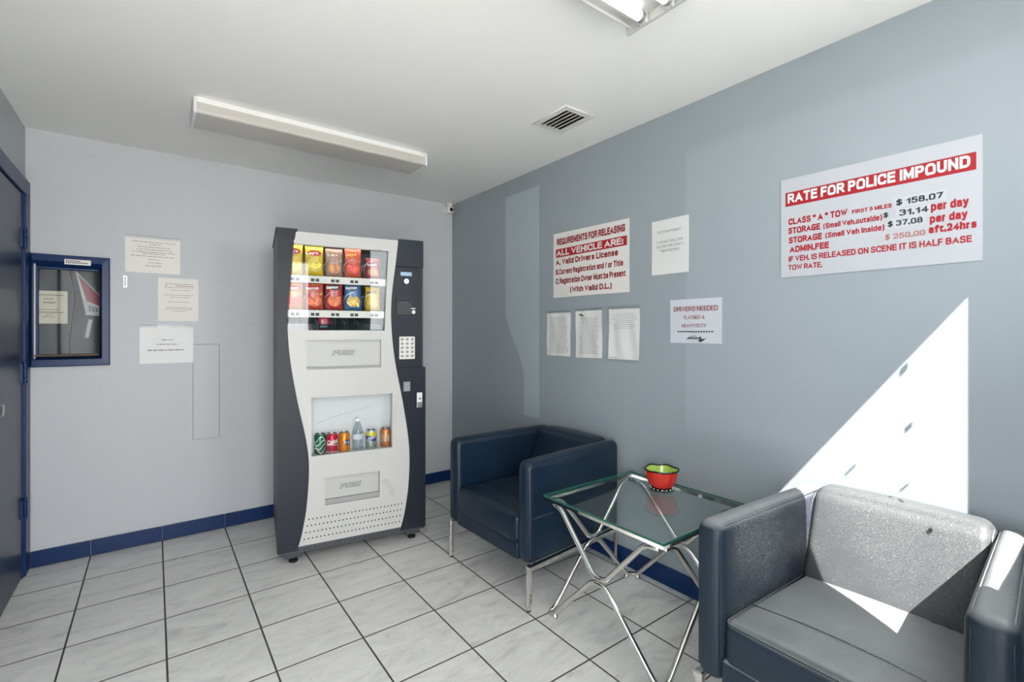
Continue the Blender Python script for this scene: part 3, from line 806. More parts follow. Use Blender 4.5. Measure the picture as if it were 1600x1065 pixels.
def drv(t, P, Mi):
    lines_text([('DRIVERS NEEDED', 1.466, 1.225, 1.424, 1.447, M_REDD, .004), ('FLATBED-&', 1.409, 1.293, 1.384, 1.401, M_REDD, 0), ('HEAVY DUTY', 1.420, 1.285, 1.343, 1.360, M_REDD, 0)], 1.489, 1.264, M_REDD)(t, P, Mi)
    bm = NB()
    for k in range(14):
        a, b_ = .045 + k * .0142, .045 + k * .0142 + .010
        bm.faces.new([bm.verts.new(Mi @ Vector((x, z, .0042))) for x, z in ((a, .0545), (b_, .0545), (b_, .0605), (a, .0605))])
    obj('printed_text', bm, M_INK, t)
    bm = NB(); n = 16
    lo = [(.095 + .085 * k / n, .014 + .004 * math.sin(k / n * 6)) for k in range(n + 1)]
    hi = [(.095 + .085 * k / n, .018 + .018 * math.sin(k / n * math.pi) * (1 if k < 11 else .7)) for k in range(n, -1, -1)]
    # outline swoosh with a solid wedge at its right end
    tube(bm, [Mi @ Vector((x, z, .0042)) for x, z in hi[::-1]], .0009, 4)
    for q in ([(.160, .016), (.205, .026), (.180, .008), (.168, .006)], [(.158, .020), (.172, .036), (.180, .022)]):
        bm.faces.new([bm.verts.new(Mi @ Vector((x, z, .0043))) for x, z in q])
    for k in range(7): bm.faces.new([bm.verts.new(Mi @ Vector((x, z, .0043))) for x, z in ((.102 + k * .008, .020), (.1075 + k * .008, .020), (.1095 + k * .008, .028), (.104 + k * .008, .028))])
    obj('logo', bm, M_INK, t)
paper('drivers_wanted_notice', 'white landscape flyer in red print asking for drivers', 'notice', FR(1.489, 1.264), .283, .220, mat('bluish_paper', (.55, .58, .63), .6), amp=.002, ph=1.3, extra=drv)
LT = rows(.90, .06, 26, .08, .92, .26, .06, 4)
paper('legal_notice', 'narrow wrinkled page of small print, left in the row under the requirements board', 'notice', FR(2.459, 1.162), .229, .285, M_PAPER, LT, .006, 2.1, group=None,
      tape=[(-.02, 1.02, .985, 1.05)])
def p4x(t, P, Mi):
    logo(.045, .262, .016)(t, P, Mi)
paper('legal_notice', 'page of small print with a dark logo, middle of the row under the requirements board', 'notice', FR(2.180, 1.162), .222, .290, M_PAPER,
      rows(.86, .08, 24, .10, .92, .26, .10, 9), .007, 3.3, tape=[(-.02, 1.02, .985, 1.05)], extra=p4x, skew=(0, 0, -.004, .0))
paper('legal_notice', 'mostly blank wrinkled page, right in the row under the requirements board', 'notice', FR(1.902, 1.163), .222, .290, M_PAPER,
      rows(.92, .60, 9, .10, .92, .24, .12, 14) + [(.05, .35, .03, .04)], .008, 4.7, tape=[(-.02, 1.02, .985, 1.06)], curl=.008)
paper('wall_notice', 'cream landscape notice in a plastic sleeve, topmost of three left of the vending machine', 'notice', FB(-.143, 1.689), .277, .222, M_PAPERC,
      [(.12, .92, .86, .875), (.42, .66, .80, .815), (.22, .80, .72, .735), (.20, .84, .65, .665), (.12, .90, .58, .595), (.30, .72, .53, .545), (.10, .90, .46, .475), (.40, .60, .37, .385), (.40, .64, .28, .295), (.36, .66, .19, .21)], .004, .9,
      tape=[(0, 1, .95, 1.04)])
paper('wall_notice', 'cream portrait notice with a red heading line, middle of three left of the vending machine', 'notice', FB(.019, 1.390), .213, .274, M_PAPERC,
      [(.18, .86, .86, .873), (.16, .88, .78, .79), (.30, .80, .72, .73), (.14, .88, .60, .61), (.30, .78, .55, .56), (.24, .80, .44, .45), (.20, .84, .31, .32), (.16, .86, .27, .28), (.36, .70, .22, .23)], .003, 1.9,
      extra=lambda t, P, Mi: (lambda bm: (bm.faces.new([bm.verts.new(P(a, b_, .0008)) for a, b_ in ((.16, .815), (.88, .815), (.88, .83), (.16, .83))]), obj('heading_line', bm, mat('faded_red_ink', (.5, .2, .17), .6), t)))(NB()))
paper('wall_notice', 'white wrinkled landscape notice, lowest of three left of the vending machine', 'notice', FB(-.073, 1.121), .277, .235, mat('bright_paper', (.86, .86, .85), .6),
      [(.40, .62, .62, .64), (.30, .70, .50, .52), (.14, .84, .34, .37)], .006, 5.9, tape=[(0, 1, .95, 1.05)])
t = thing('label_holder', 'small metal and white label holder on the wall beside the blue service window', 'label holder', (-.142, YB, 1.592))
bm = NB(); box(bm, -.010, .010, -.005, 0, 0, .072, bev=.0015); obj('backing', bm, M_STEEL, t)
bm = NB(); box(bm, -.006, .006, -.0065, -.004, .006, .066); box(bm, -.008, .008, -.0075, -.004, .028, .034); obj('insert', bm, M_PAPER, t)
# note and label at the service window
paper('notice', 'tan notice taped inside the glass of the blue service window', 'notice', frame((-.5335, YB + .034, 1.368), (1, 0, 0), (0, 0, 1)), .128, .188, M_TAN,
      [(.05, .86, .86, .885), (.22, .56, .74, .765), (.20, .60, .62, .66), (.06, .70, .42, .44), (.02, .86, .33, .36), (.28, .52, .27, .29), (.18, .62, .20, .22)], .0006, 6.6, ink=mat('brown_ink', (.16, .13, .10), .6))
t = thing('label_strip', 'white printed label stuck on the top rail of the service window frame', 'label', (-.412, YB - .0295, 1.708))
bm = NB(); box(bm, 0, .114, -.0012, 0, 0, .030); obj('strip', bm, M_PAPERC, t)
bm = NB()
for (a, b_, z) in ((.006, .072, .018), (.006, .108, .008)):
    for k in range(int((b_ - a) / .008)): box(bm, a + k * .008, a + k * .008 + .006, -.0018, -.001, z, z + .006)
obj('printed_text', bm, M_INK, t)
# things seen through the service window
t = thing('poster', 'tilted red and white poster hanging inside the office behind the service window', 'poster', (-.34, YB + .20, 1.40))
MP = frame((0, 0, 0), (.93, .0, 0.0), (0, 0, 1))
def poly(bm, pts, y, th=.003):
    a = [bm.verts.new((x, y, z)) for x, z in pts]; b_ = [bm.verts.new((x, y + th, z)) for x, z in pts]
    bm.faces.new(a); bm.faces.new(b_[::-1])
    for k in range(len(pts)): bm.faces.new((a[k], a[(k + 1) % len(pts)], b_[(k + 1) % len(pts)], b_[k]))
bm = NB(); poly(bm, [(-.05, .30), (.075, .14), (.11, .04), (.075, .02), (.00, .025), (-.012, .10)], .004); obj('sheet', bm, mat('poster_white', (.62, .62, .64), .6), t)
bm = NB(); poly(bm, [(-.036, .272), (.078, .128), (.080, .075), (.004, .112)], 0); obj('red_panel', bm, mat('poster_red', (.30, .035, .06), .6), t)
bm = NB()
for k in range(4): poly(bm, [(.012 + k * .016, .088 - k * .007), (.024 + k * .016, .083 - k * .007), (.025 + k * .016, .045), (.014 + k * .016, .046)], 0)
obj('printed_text', bm, M_GINK, t)
t = thing('paper_slip', 'narrow white slip hanging under the tilted poster behind the service window', 'paper', (-.345, YB + .20, 1.285))
bm = NB(); poly(bm, [(0, 0), (.018, -.004), (.036, .112), (.018, .114)], 0); obj('sheet', bm, mat('poster_white', (.62, .62, .64), .6), t)
bm = NB()
pts = [(-.425, YB + .30, 1.72), (-.405, YB + .30, 1.60), (-.400, YB + .30, 1.50), (-.412, YB + .30, 1.38), (-.425, YB + .30, 1.27), (-.42, YB + .30, 1.10)]
tube(bm, smooth_path(pts, .05), .004, 8)
o = obj('cable', bm, M_BLACK, smooth='auto'); tag(o, 'thin black cable hanging behind the glass of the service window', 'cable')

# ------------------------------------------------------------------ ceiling
def fixture_lens(bm, L, W, H):
    n = 6; r = .014; prof = [(-W / 2 + .010, 0), (-W / 2, -H + r)]
    for k in range(1, n + 1):
        a = k / n * math.pi / 2
        prof.append((-W / 2 + r * (1 - math.cos(a)), -H + r - r * math.sin(a)))
    prof = prof + [(-x, z) for x, z in reversed(prof)]
    ra = [bm.verts.new((0, y, z)) for y, z in prof]; rb = [bm.verts.new((L, y, z)) for y, z in prof]
    for k in range(len(prof) - 1): bm.faces.new((ra[k], ra[k + 1], rb[k + 1], rb[k]))
    bm.faces.new(ra); bm.faces.new(rb)
M_LENS = mat('yellowed_acrylic_lens', (.56, .525, .485), .30, spec=.5)
M_LW = mat('white_enamel', (.80, .795, .78), .35)
t = thing('ceiling_light', 'long wraparound ceiling light with a closed beige lens, switched off', 'light', (.150, 2.868, CEIL), .006)
bm = NB(); box(bm, .012, 1.225, -.112, .112, -.026, 0, bev=.003); obj('pan', bm, M_LW, t)
bm = NB(); fixture_lens(bm, 1.215, .236, .060)
for v in bm.verts: v.co += Vector((.012, 0, -.020))
obj('lens', bm, M_LENS, t, smooth='auto')
for x in (0, 1.227):
    bm = NB(); box(bm, x, x + .012, -.122, .122, -.084, -.006, bev=.004); obj('end_cap', bm, M_LW, t)
bm = NB(); tube(bm, [(1.20, -.122, -.012), (1.225, -.122, -.012)], .006, 8); obj('clip', bm, M_LW, t)
M_LW2 = mat('grey_enamel', (.50, .495, .48), .4)  # darker, greyer enamel for the open light
t = thing('ceiling_light', 'open ceiling light with bare bright tubes at the top edge of the picture', 'light', (.10, .985, CEIL), .0)
bm = NB(); box(bm, 0, 1.262, -.055, .055, -.050, 0, bev=.003); box(bm, 0, 1.262, -.135, .135, -.012, 0)
obj('pan', bm, M_LW2, t)
for s in (-1, 1):
    bm = NB()
    pr = [(.135, -.004), (.137, -.035), (.130, -.055), (.118, -.066), (.112, -.062), (.122, -.050), (.126, -.030), (.100, -.012)]
    ra = [bm.verts.new((.012, s * y, z)) for y, z in pr]; rb = [bm.verts.new((1.25, s * y, z)) for y, z in pr]
    for k in range(len(pr)): bm.faces.new((ra[k], ra[(k + 1) % len(pr)], rb[(k + 1) % len(pr)], rb[k]))
    bm.faces.new(ra); bm.faces.new(rb)
    obj('reflector', bm, M_LW2, t, smooth='auto')
for x in (-.008, 1.250):
    bm = NB(); box(bm, x, x + .014, -.138, .138, -.080, 0, bev=.003); obj('end_plate', bm, M_LW2, t)
M_TUBE = mat('lit_tube', (.9, .9, .9), .4, emit=((1, .985, .95), TUBE))
for y in (-.052, .052):
    bm = NB(); tube(bm, [(.05, y, -.068), (1.215, y, -.068)], .0165, 14); o = obj('tube', bm, M_TUBE, t, smooth='auto')
    for x, x2 in ((.035, .022), (1.215, 1.2325)):
        bm = NB(); tube(bm, [(x, y, -.068), (x + .018, y, -.068)], .0172, 14); obj('tube_cap', bm, M_STEEL, t, smooth='auto')
        bm = NB(); box(bm, x2, x2 + .012, y - .014, y + .014, -.088, -.045, bev=.002); obj('socket', bm, M_LW2, t)
# vent
t = thing('ceiling_vent', 'white metal air vent with angled louvers in the ceiling', 'vent', (1.760, 1.889, CEIL))
bm = plate([rect(-.106, .106, -.135, .135), rect(-.072, .072, -.100, .100)], .006, Matrix.Translation((0, 0, -.003)))
obj('frame', bm, mat('vent_white', (.74, .735, .72), .5), t)
bm = NB(); box(bm, -.076, .076, -.104, .104, -.0005, .0); obj('duct_backing', bm, M_BLACK, t)
for k in range(5):
    x = -.058 + k * .029
    bm = NB(); M = Matrix.Translation((x, 0, -.011)) @ Matrix.Rotation(R(-24), 4, 'Y')
    box(bm, -.0112, .0112, -.098, .098, -.001, .001, M=M)
    obj('louver', bm, mat('dusty_louver', (.72, .69, .63), .5, var=.2, vscale=30), t)
# security camera
t = thing('security_camera', 'small white security camera under the ceiling in the far corner', 'camera', (2.080, YB, 2.415))
bm = NB(); box(bm, -.022, .022, -.006, 0, -.035, .035, bev=.003); box(bm, -.010, .010, -.05, 0, .0, .012)
obj('mount', bm, M_LW, t)
bm = NB(); rbox(bm, -.027, .027, -.095, -.012, -.052, .002, r=.010); obj('body', bm, M_LW, t, smooth='auto')
bm = NB(); rbox(bm, -.021, .021, -.080, -.035, .003, .042, r=.014); obj('bracket_knuckle', bm, M_LW, t, smooth='auto')
bm = NB(); disc(bm, (0, -.096, -.025), .018, .006, 18); obj('lens', bm, M_BLACK, t)

# ------------------------------------------------------------------ vending machine
VR = R(-8.8)
VP = Vector((.635, 2.917, 0))
va = Vector((math.cos(VR), math.sin(VR), 0)); vb = Vector((-math.sin(VR), math.cos(VR), 0))
VC = VP + va * .34 + vb * .36
vm = thing('vending_machine', 'tall white and charcoal snack and drink vending machine against the far wall', 'vending machine', VC, VR)
OFF = Vector((-.34, -.36, 0))
def V(name, bm, m, parent=vm, smooth=False, label=None):
    for v in bm.verts: v.co += OFF
    return obj(name, bm, m, parent, smooth, label)
FV = frame((0, 0, 0), (1, 0, 0), (0, 0, 1))          # front plane; +w comes out of the machine
def vplate(loops, w0, w1): return plate(loops, w1 - w0, FV @ Matrix.Translation((0, 0, (w0 + w1) / 2)))
def catmull(P, n=8):
    out = []
    for i in range(len(P) - 1):
        p0 = P[max(0, i - 1)]; p1 = P[i]; p2 = P[i + 1]; p3 = P[min(len(P) - 1, i + 2)]
        for k in range(n):
            t_ = k / n
            out.append(tuple(.5 * ((2 * p1[j]) + (-p0[j] + p2[j]) * t_ + (2 * p0[j] - 5 * p1[j] + 4 * p2[j] - p3[j]) * t_ ** 2 + (-p0[j] + 3 * p1[j] - 3 * p2[j] + p3[j]) * t_ ** 3) for j in (0, 1)))
    out.append(P[-1]); return out
CL = catmull([(.012, 1.893), (.000, 1.80), (-.016, 1.62), (-.028, 1.46), (-.031, 1.33), (-.019, 1.165), (.018, .93), (.064, .70), (.080, .54), (.069, .33), (.046, .18), (.024, .093)])
CRt = catmull([(.597, 1.893), (.583, 1.76), (.562, 1.60), (.552, 1.46), (.557, 1.31), (.578, 1.13), (.622, .90), (.660, .66), (.669, .50), (.660, .33), (.637, .18), (.614, .093)])
WX1 = (.536, .512); WZ = (1.329, 1.822)
lw_top = [p for p in CL if p[1] >= WZ[1]] + [(-.0005 + .0, WZ[1])]
lw_bot = [p for p in CL if p[1] <= WZ[0]]
def cl_at(z):
    for a, b_ in zip(CL[:-1], CL[1:]):
        if b_[1] <= z <= a[1]: return a[0] + (b_[0] - a[0]) * (z - a[1]) / (b_[1] - a[1])
    return CL[-1][0]
outline = [p for p in CL if p[1] > WZ[1] + .002] + [(cl_at(WZ[1]), WZ[1]), (WX1[0], WZ[1]), (WX1[1], WZ[0]), (cl_at(WZ[0]), WZ[0])] + [p for p in CL if p[1] < WZ[0] - .002] + list(reversed(CRt))
P1 = (.067, .490, 1.102, 1.272); LW = (.093, .560, .600, .938); P2 = (.166, .481, .306, .464)
bm = vplate([outline, rect(*P1), rect(*LW), rect(*P2)], -.030, 0)
V('door_panel', bm, M_WHITE)
left = [(-.085, 1.902)] + [(-.085, .072), (.018, .072)] + list(reversed([(x - .0015, z) for x, z in CL])) + [(.010, 1.902)]
V('side_panel', vplate([left], -.030, .002), M_BLACKP)
rc = [(x + .0015, z) for x, z in CRt]
V('side_panel', vplate([[p for p in rc if p[1] >= 1.735] + [(rc[0][0] * 0 + .5785, 1.732), (.757, 1.732), (.757, 1.902), (.600, 1.902)]], -.030, .008), M_BLACKP)
mid = [p for p in rc if 1.095 <= p[1] <= 1.731]
V('control_panel', vplate([[(.5795, 1.731)] + mid + [(.5855, 1.095), (.750, 1.095), (.750, 1.731)]], -.030, -.004), M_BLACKP)
low = [p for p in rc if p[1] <= 1.093]
V('side_panel', vplate([[(.5860, 1.094)] + low + [(.610, .072), (.772, .072), (.772, 1.094)]], -.030, .006), M_BLACKP)
# cabinet shell
bm = NB()
for r_ in ((-.085, -.070, .03, .72, .072, 1.900), (.752, .767, .03, .72, .072, 1.896), (-.07, .752, .03, .72, 1.880, 1.896), (-.07, .752, .03, .72, .072, .09), (-.07, .752, .705, .72, .09, 1.88), (.575, .752, .03, .05, .09, 1.88)):
    box(bm, *r_)
V('cabinet', bm, M_DGREY)
bm = NB(); box(bm, -.092, .02, .0, .72, 1.900, 1.908); V('top_trim', bm, M_BLACK)
bm = NB(); box(bm, -.078, .767, .004, .03, .058, .090)
V('base_rail', bm, mat('rail_grey', (.06, .065, .075), .5))
bm = NB()
for k in range(26): disc(bm, (-.03 + k * .028, .0035, .074), .004, .003, 8)
V('rail_holes', bm, M_BLACK)
for u in (0, .694):
    for v in (.05, .64):
        bm = NB(); box(bm, u - .045, u + .045, v - .03, v + .05, .026, .072, bev=.003)
        f = V('foot', bm, M_DGREY)
        bm = NB(); lathe(bm, [(.024, 0), (.026, .006), (.020, .014), (.008, .018), (.008, .030)], 16, (u, v - .01 if v < .1 else v, 0))
        V('leveler', bm, M_BLACK, f, smooth='auto')
# snack compartment
bm = NB()
M_LINER = mat('snack_liner', (.040, .075, .085), .45)
for r_ in ((-.070, .575, .44, .45, 1.29, 1.87), (-.070, -.060, .03, .44, 1.29, 1.87), (.56, .575, .03, .44, 1.29, 1.87), (-.07, .575, .03, .45, 1.86, 1.875), (-.07, .575, .03, .45, 1.285, 1.300)):
    box(bm, *r_)
V('snack_liner', bm, M_LINER)
bm = NB(); tube(bm, [(-.05, .075, 1.850), (.55, .075, 1.850)], .008, 10)
V('interior_lamp', bm, mat('cabinet_lamp', (.9, .9, .9), .4, emit=((1, .97, .92), 12.0)), smooth='auto')
bm = NB(); bm_ = vplate([[(cl_at(WZ[1]) , WZ[1] - .0), (WX1[0], WZ[1]), (WX1[1], WZ[0]), (cl_at(WZ[0]), WZ[0])]], -.022, -.018); bm.free()
V('snack_window', bm_, M_VPANE)
M_STRIP = mat('price_strip', (.72, .70, .64), .5)
SLOT = [.008, .116, .228, .338, .458]
shelves = []
for zi, z in enumerate((1.648, 1.446)):
    bm = NB(); box(bm, -.058, .556, .055, .43, z - .006, z)
    sh = V('shelf', bm, M_DGREY)
    bm = NB(); box(bm, -.058, .556, .048, .053, z - .040, z + .002); V('price_strip', bm, M_STRIP, sh)
    for u in SLOT:
        for k in range(2):
            bm = NB(); box(bm, u - .022 + k * .026, u - .002 + k * .026, .0468, .0485, z - .031, z - .014); V('price_tag', bm, M_INK, sh)
    for u in SLOT:
        pts = []
        for k in range(72):
            a = math.pi / 2 + 2 * math.pi * k / 18
            pts.append((u + .056 * math.cos(a), .052 + .0042 * k, z + .0585 + .056 * math.sin(a)))
        bm = NB(); tube(bm, pts, .0017, 6); V('coil', bm, M_STEEL, sh, smooth='auto')
# lowest tray with clear dividers
bm = NB(); box(bm, -.058, .556, .055, .43, 1.318, 1.324); tr = V('shelf', bm, M_DGREY)
M_CLR = mat('frosted_divider', (.20, .30, .31), .3)
for k in range(8):
    u = -.026 + k * .078
    bm = NB()
    a = [(.060, 1.324), (.060, 1.372), (.20, 1.415), (.42, 1.415), (.42, 1.324)]
    for du in (0,):
        A = [bm.verts.new((u, y, z)) for y, z in a]; B = [bm.verts.new((u + .003, y, z)) for y, z in a]
        bm.faces.new(A); bm.faces.new(B)
        for i in range(5): bm.faces.new((A[i], A[(i + 1) % 5], B[(i + 1) % 5], B[i]))
    V('divider', bm, M_CLR, tr)
bm = NB(); box(bm, -.058, .556, .055, .058, 1.318, 1.368); V('tray_front', bm, pane_mat('tray_plastic', (.55, .66, .67), 1.45, .1), tr)
# push flaps
for (u0, u1, z0, z1), (tu0, tu1, tz0, tz1) in ((P1, (.213, .332, 1.180, 1.212)), (P2, (.256, .372, .383, .414))):
    bm = NB(); box(bm, u0 - .012, u1 + .012, .020, .029, z0 + (.0 if z1 > 1 else .03), z1 + .01)
    f = V('push_flap', bm, mat('flap_white', (.50, .50, .485), .45))
    bm = NB(); box(bm, u0 - .004, u1 + .004, .006, .020, z0 - .004, z0 + (.014 if z1 > 1 else .030), bev=.003); V('flap_ledge', bm, mat('ledge_grey', (.34, .34, .33), .5), f)
    for wt, w, m_ in ((.34, .0005, mat('push_outline', (.13, .13, .13), .6)), (.15, .0012, mat('flap_white', (.50, .50, .485), .45))):
        V('lettering', text_bm('PUSH', tu0, tu1, tz0, tz1, FV @ Matrix.Translation((0, 0, -.0200)), 0, w, .28, wt, .30), m_, f)
    # surround returns
    bm = NB()
    for r_ in ((u0 - .006, u0, z0, z1), (u1, u1 + .006, z0, z1), (u0, u1, z1, z1 + .006), (u0, u1, z0 - .006, z0)): box(bm, r_[0], r_[1], .0004, .03, r_[2], r_[3])
    V('flap_surround', bm, mat('flap_grey', (.36, .36, .35), .5), f)
# drink compartment
bm = NB()
u0, u1, z0, z1 = LW
for r_ in ((u0 - .02, u1 + .03, .140, .150, z0 - .03, z1 + .02), (u0 - .02, u0 - .012, .03, .15, z0 - .03, z1 + .02), (u1 + .02, u1 + .03, .03, .15, z0 - .03, z1 + .02), (u0 - .02, u1 + .03, .03, .15, z1 + .012, z1 + .02), (u0 - .02, u1 + .03, .03, .15, z0 - .03, z0 - .012)):
    box(bm, *r_)
V('drink_liner', bm, mat('drink_liner_white', (.72, .73, .74), .5))
bm = NB()
pts = [(u0 + .04 + .33 * k / 20, .1395, .755 + .09 * (k / 20) ** .7 + .0) for k in range(21)]
tube(bm, pts, .0016, 5); V('liner_crease', bm, mat('crease_grey', (.55, .54, .50), .6))
bm = NB(); box(bm, u0 - .008, u1 + .008, .018, .022, z0 - .008, z1 + .008); V('drink_window', bm, M_VPANE)
# vent holes: four rows over the bottom of the door
bm = NB()
for r_ in range(4):
    z = .130 + r_ * .0365; ua = .055 + r_ * .008; ub = .603 + r_ * .0055
    for k in range(26):
        u = ua + (ub - ua) * k / 25
        disc(bm, (u, -.0006, z), .0042, .0016, 8)
V('vent_holes', bm, M_BLACK)
# scuffed sticker residue right of the lower flap
bm = NB(); vs = [bm.verts.new((x, -.0008, z)) for x, z in ((.492, .405), (.520, .414), (.552, .385), (.586, .320), (.580, .292), (.555, .296), (.530, .350), (.500, .372))]; bm.faces.new(vs)
V('sticker_residue', bm, mat('residue_grey', (.50, .50, .49), .7, var=.35, vscale=60))
# payment panel
CP = .004
bm = NB(); box(bm, .612, .684, CP - .003, CP + .004, 1.674, 1.698, bev=.001); V('price_display', bm, mat('display_blue', (.30, .44, .62), .3))
bm = NB(); lathe(bm, [(.0, .008), (.015, .008), (.018, .004), (.019, 0)], 20, M=Matrix.Translation((.648, CP - .001, 1.640)) @ Matrix.Rotation(R(90), 4, 'X')); c = V('coin_slot', bm, M_STEEL, smooth='auto')
bm = NB(); box(bm, .646, .650, CP - .0105, CP - .008, 1.630, 1.650); V('slot', bm, M_BLACK, c)
bm = vplate([rect(.588, .676, 1.428, 1.536), rect(.595, .669, 1.500, 1.528)], -.012, .006); bv = V('bill_acceptor', bm, M_BLACK)
bm = NB(); box(bm, .595, .669, -.001, .012, 1.434, 1.492, bev=.002); V('bill_tray', bm, M_DGREY, bv)
bm = NB(); box(bm, .597, .667, .004, .012, 1.502, 1.512); V('slot', bm, M_STEEL, bv)
bm = NB(); disc(bm, (.694, CP - .005, 1.446), .011, .012, 16); disc(bm, (.694, CP - .012, 1.446), .007, .008, 16); V('return_button', bm, M_STEEL)
bm = NB(); box(bm, .679, .708, CP - .0008, CP + .001, 1.466, 1.472); V('return_label', bm, M_PAPERC)
bm = NB(); box(bm, .604, .704, CP - .006, CP + .002, 1.148, 1.291, bev=.003); kp = V('keypad', bm, mat('keypad_white', (.74, .73, .70), .4))
for i in range(3):
    for j in range(5):
        u = .622 + i * .032; z = 1.168 + j * .0262
        bm = NB(); rbox(bm, u - .0095, u + .0095, CP - .0095, CP - .005, z - .008, z + .008, r=.002, seg=1, n=2); k = V('key', bm, mat('key_grey', (.32, .31, .29), .4), kp)
bm = vplate([rect(.622, .690, .940, 1.012), rect(.628, .684, .946, 1.006)], -.02, .011); cc = V('coin_return', bm, M_BLACK)
bm = NB(); box(bm, .628, .672, -.0085, .012, .946, 1.006, bev=.002); V('coin_flap', bm, mat('flap_steel', (.30, .33, .37), .3), cc)
bm = NB(); box(bm, .714, .750, -.0095, -.004, .836, .934, bev=.002); lk = V('lock', bm, M_STEEL)
bm = NB(); box(bm, .716, .748, -.0125, -.008, .872, .932, bev=.002); disc(bm, (.732, -.013, .895), .010, .006, 16); V('lock_cylinder', bm, M_LW, lk)
bm = NB(); disc(bm, (.732, -.0165, .895), .006, .003, 12); V('keyhole', bm, M_BLACK, lk)

# contents: snack bags
def in_machine(u, v, z): return VC + va * (u - .34) + vb * (v - .36) + Vector((0, 0, z))
def bag_mesh(w, h, th, seed):
    bm = NB(); nx, nz = 10, 14
    rnd = random.Random(seed)
    G = {}
    for s in (-1, 1):
        for i in range(nx + 1):
            for j in range(nz + 1):
                a = i / nx * 2 - 1; b_ = j / nz * 2 - 1
                e = max(0, (1 - abs(a) ** 2.6)) * max(0, 1 - (abs(b_) / .88) ** 3.5)
                t_ = th / 2 * e ** .6 + .0008
                wr = .0025 * math.sin(b_ * 17 + seed) * math.sin(a * 9 + seed * 2) * (1 - e * .6)
                x = a * w / 2 * (1 - .05 * (1 - abs(b_)) ** .5) ; z = (b_ + 1) * h / 2
                G[(s, i, j)] = bm.verts.new((x, s * t_ + wr, z))
        for i in range(nx):
            for j in range(nz): bm.faces.new([G[(s, i + p, j + q)] for p, q in ((0, 0), (1, 0), (1, 1), (0, 1))])
    ed = [(i, 0) for i in range(nx)] + [(nx, j) for j in range(nz)] + [(i, nz) for i in range(nx, 0, -1)] + [(0, j) for j in range(nz, 0, -1)]
    for k in range(len(ed)):
        a, b_ = ed[k], ed[(k + 1) % len(ed)]
        bm.faces.new((G[(-1,) + a], G[(-1,) + b_], G[(1,) + b_], G[(1,) + a]))
    return bm
def foil(name, c): return mat('foil_' + name, c, .28, spec=.6, coat=.3)
def snack(u, z, w, h, col, colname, label, word, wordcol, logo_col=None, food=None, top=None, v=.090, th=.044, lean=0.0, wz=.76):
    t = thing('snack_bag', label, 'snack', in_machine(u, v, z), VR, 'snack bags in the vending machine')
    obj('bag', bag_mesh(w, h, th, sum(map(ord, word)) % 7 + u * 10), foil(colname, col), t, smooth=True)
    yf = -th / 2
    def spot(name, cx, cz, rx, rz, m, dy, n=18):
        bm = NB()
        c0 = bm.verts.new((cx, yf - dy - .001, cz)); rg = [bm.verts.new((cx + rx * math.cos(2 * math.pi * k / n), yf - dy + .003, cz + rz * math.sin(2 * math.pi * k / n))) for k in range(n)]
        for k in range(n): bm.faces.new((c0, rg[k], rg[(k + 1) % n]))
        return obj(name, bm, m, t)
    if top:
        bm = NB(); n = 10
        a = [bm.verts.new((-w * .42 + w * .84 * k / n, yf + .006 - .008 * math.sin(math.pi * k / n), h * .60 + .012 * math.sin(k * .5))) for k in range(n + 1)]
        b_ = [bm.verts.new((-w * .42 + w * .84 * k / n, yf + .020 - .008 * math.sin(math.pi * k / n), h * .92)) for k in range(n + 1)]
        for k in range(n): bm.faces.new((a[k], a[k + 1], b_[k + 1], b_[k]))
        obj('upper_print', bm, foil(top[0], top[1]), t)
    if food:
        m_ = mat('food_' + food[0], food[1], .5, var=.6, vscale=55)
        spot('food_picture', .0, h * .30, w * .38, h * .20, m_, .0025)
        rnd = random.Random(sum(map(ord, food[0])) % 97 + 1)
        bm = NB()
        for k in range(6):
            M = Matrix.Translation((rnd.uniform(-.26, .26) * w, yf - .003, h * (.30 + rnd.uniform(-.11, .11)))) @ Matrix.Rotation(rnd.uniform(0, 3.1), 4, 'Y')
            r_ = rnd.uniform(.08, .13) * w
            vs = [bm.verts.new(M @ Vector(q)) for q in ((-r_ * 1.5, 0, -r_ * .5), (r_ * 1.5, 0, -r_ * .6), (r_ * 1.2, 0, r_ * .5), (-r_ * .6, 0, r_ * .8))]
            c0 = bm.verts.new(M @ Vector((0, -.0025, 0)))
            for q in range(4): bm.faces.new((vs[q], vs[(q + 1) % 4], c0))
        obj('food_pieces', bm, mat('food2_' + food[0], tuple(min(1, c_ * 1.7 + .05) for c_ in food[1]), .5), t)
    if logo_col: spot('logo', 0, h * wz, w * .36, h * .10, mat('logo_' + logo_col[0], logo_col[1], .4), .0030)
    M = Matrix.Translation((0, yf - .0052, 0)) @ frame((0, 0, 0), (1, 0, 0), (0, 0, 1)) @ Matrix.Rotation(.10, 4, 'Z')
    obj('lettering', text_bm(word, -w * .32, w * .32, h * (wz - .045), h * (wz + .04), M, .03, .0005), wordcol, t)
    return t
YEL = (.72, .50, .02); REDB = (.48, .03, .03)
M_WT = mat('print_white', (.85, .84, .80), .4)
snack(.008, 1.6555, .094, .176, YEL, 'yellow', 'yellow chip bag, leftmost on the upper shelf', "Lay's", M_WT, ('red', (.5, .03, .03)), ('chips', (.72, .47, .06)))
snack(.116, 1.6555, .104, .172, YEL, 'yellow', 'yellow chip bag, second from left on the upper shelf', "Lay's", M_WT, ('red', (.5, .03, .03)), ('chips', (.72, .47, .06)))
snack(.228, 1.6555, .102, .168, (.36, .21, .16), 'brown', 'brown and tan chip bag in the middle of the upper shelf', 'T.G.I.', M_WT, ('tan', (.45, .20, .12)), ('potato', (.50, .21, .09)), ('tan', (.55, .38, .25)))
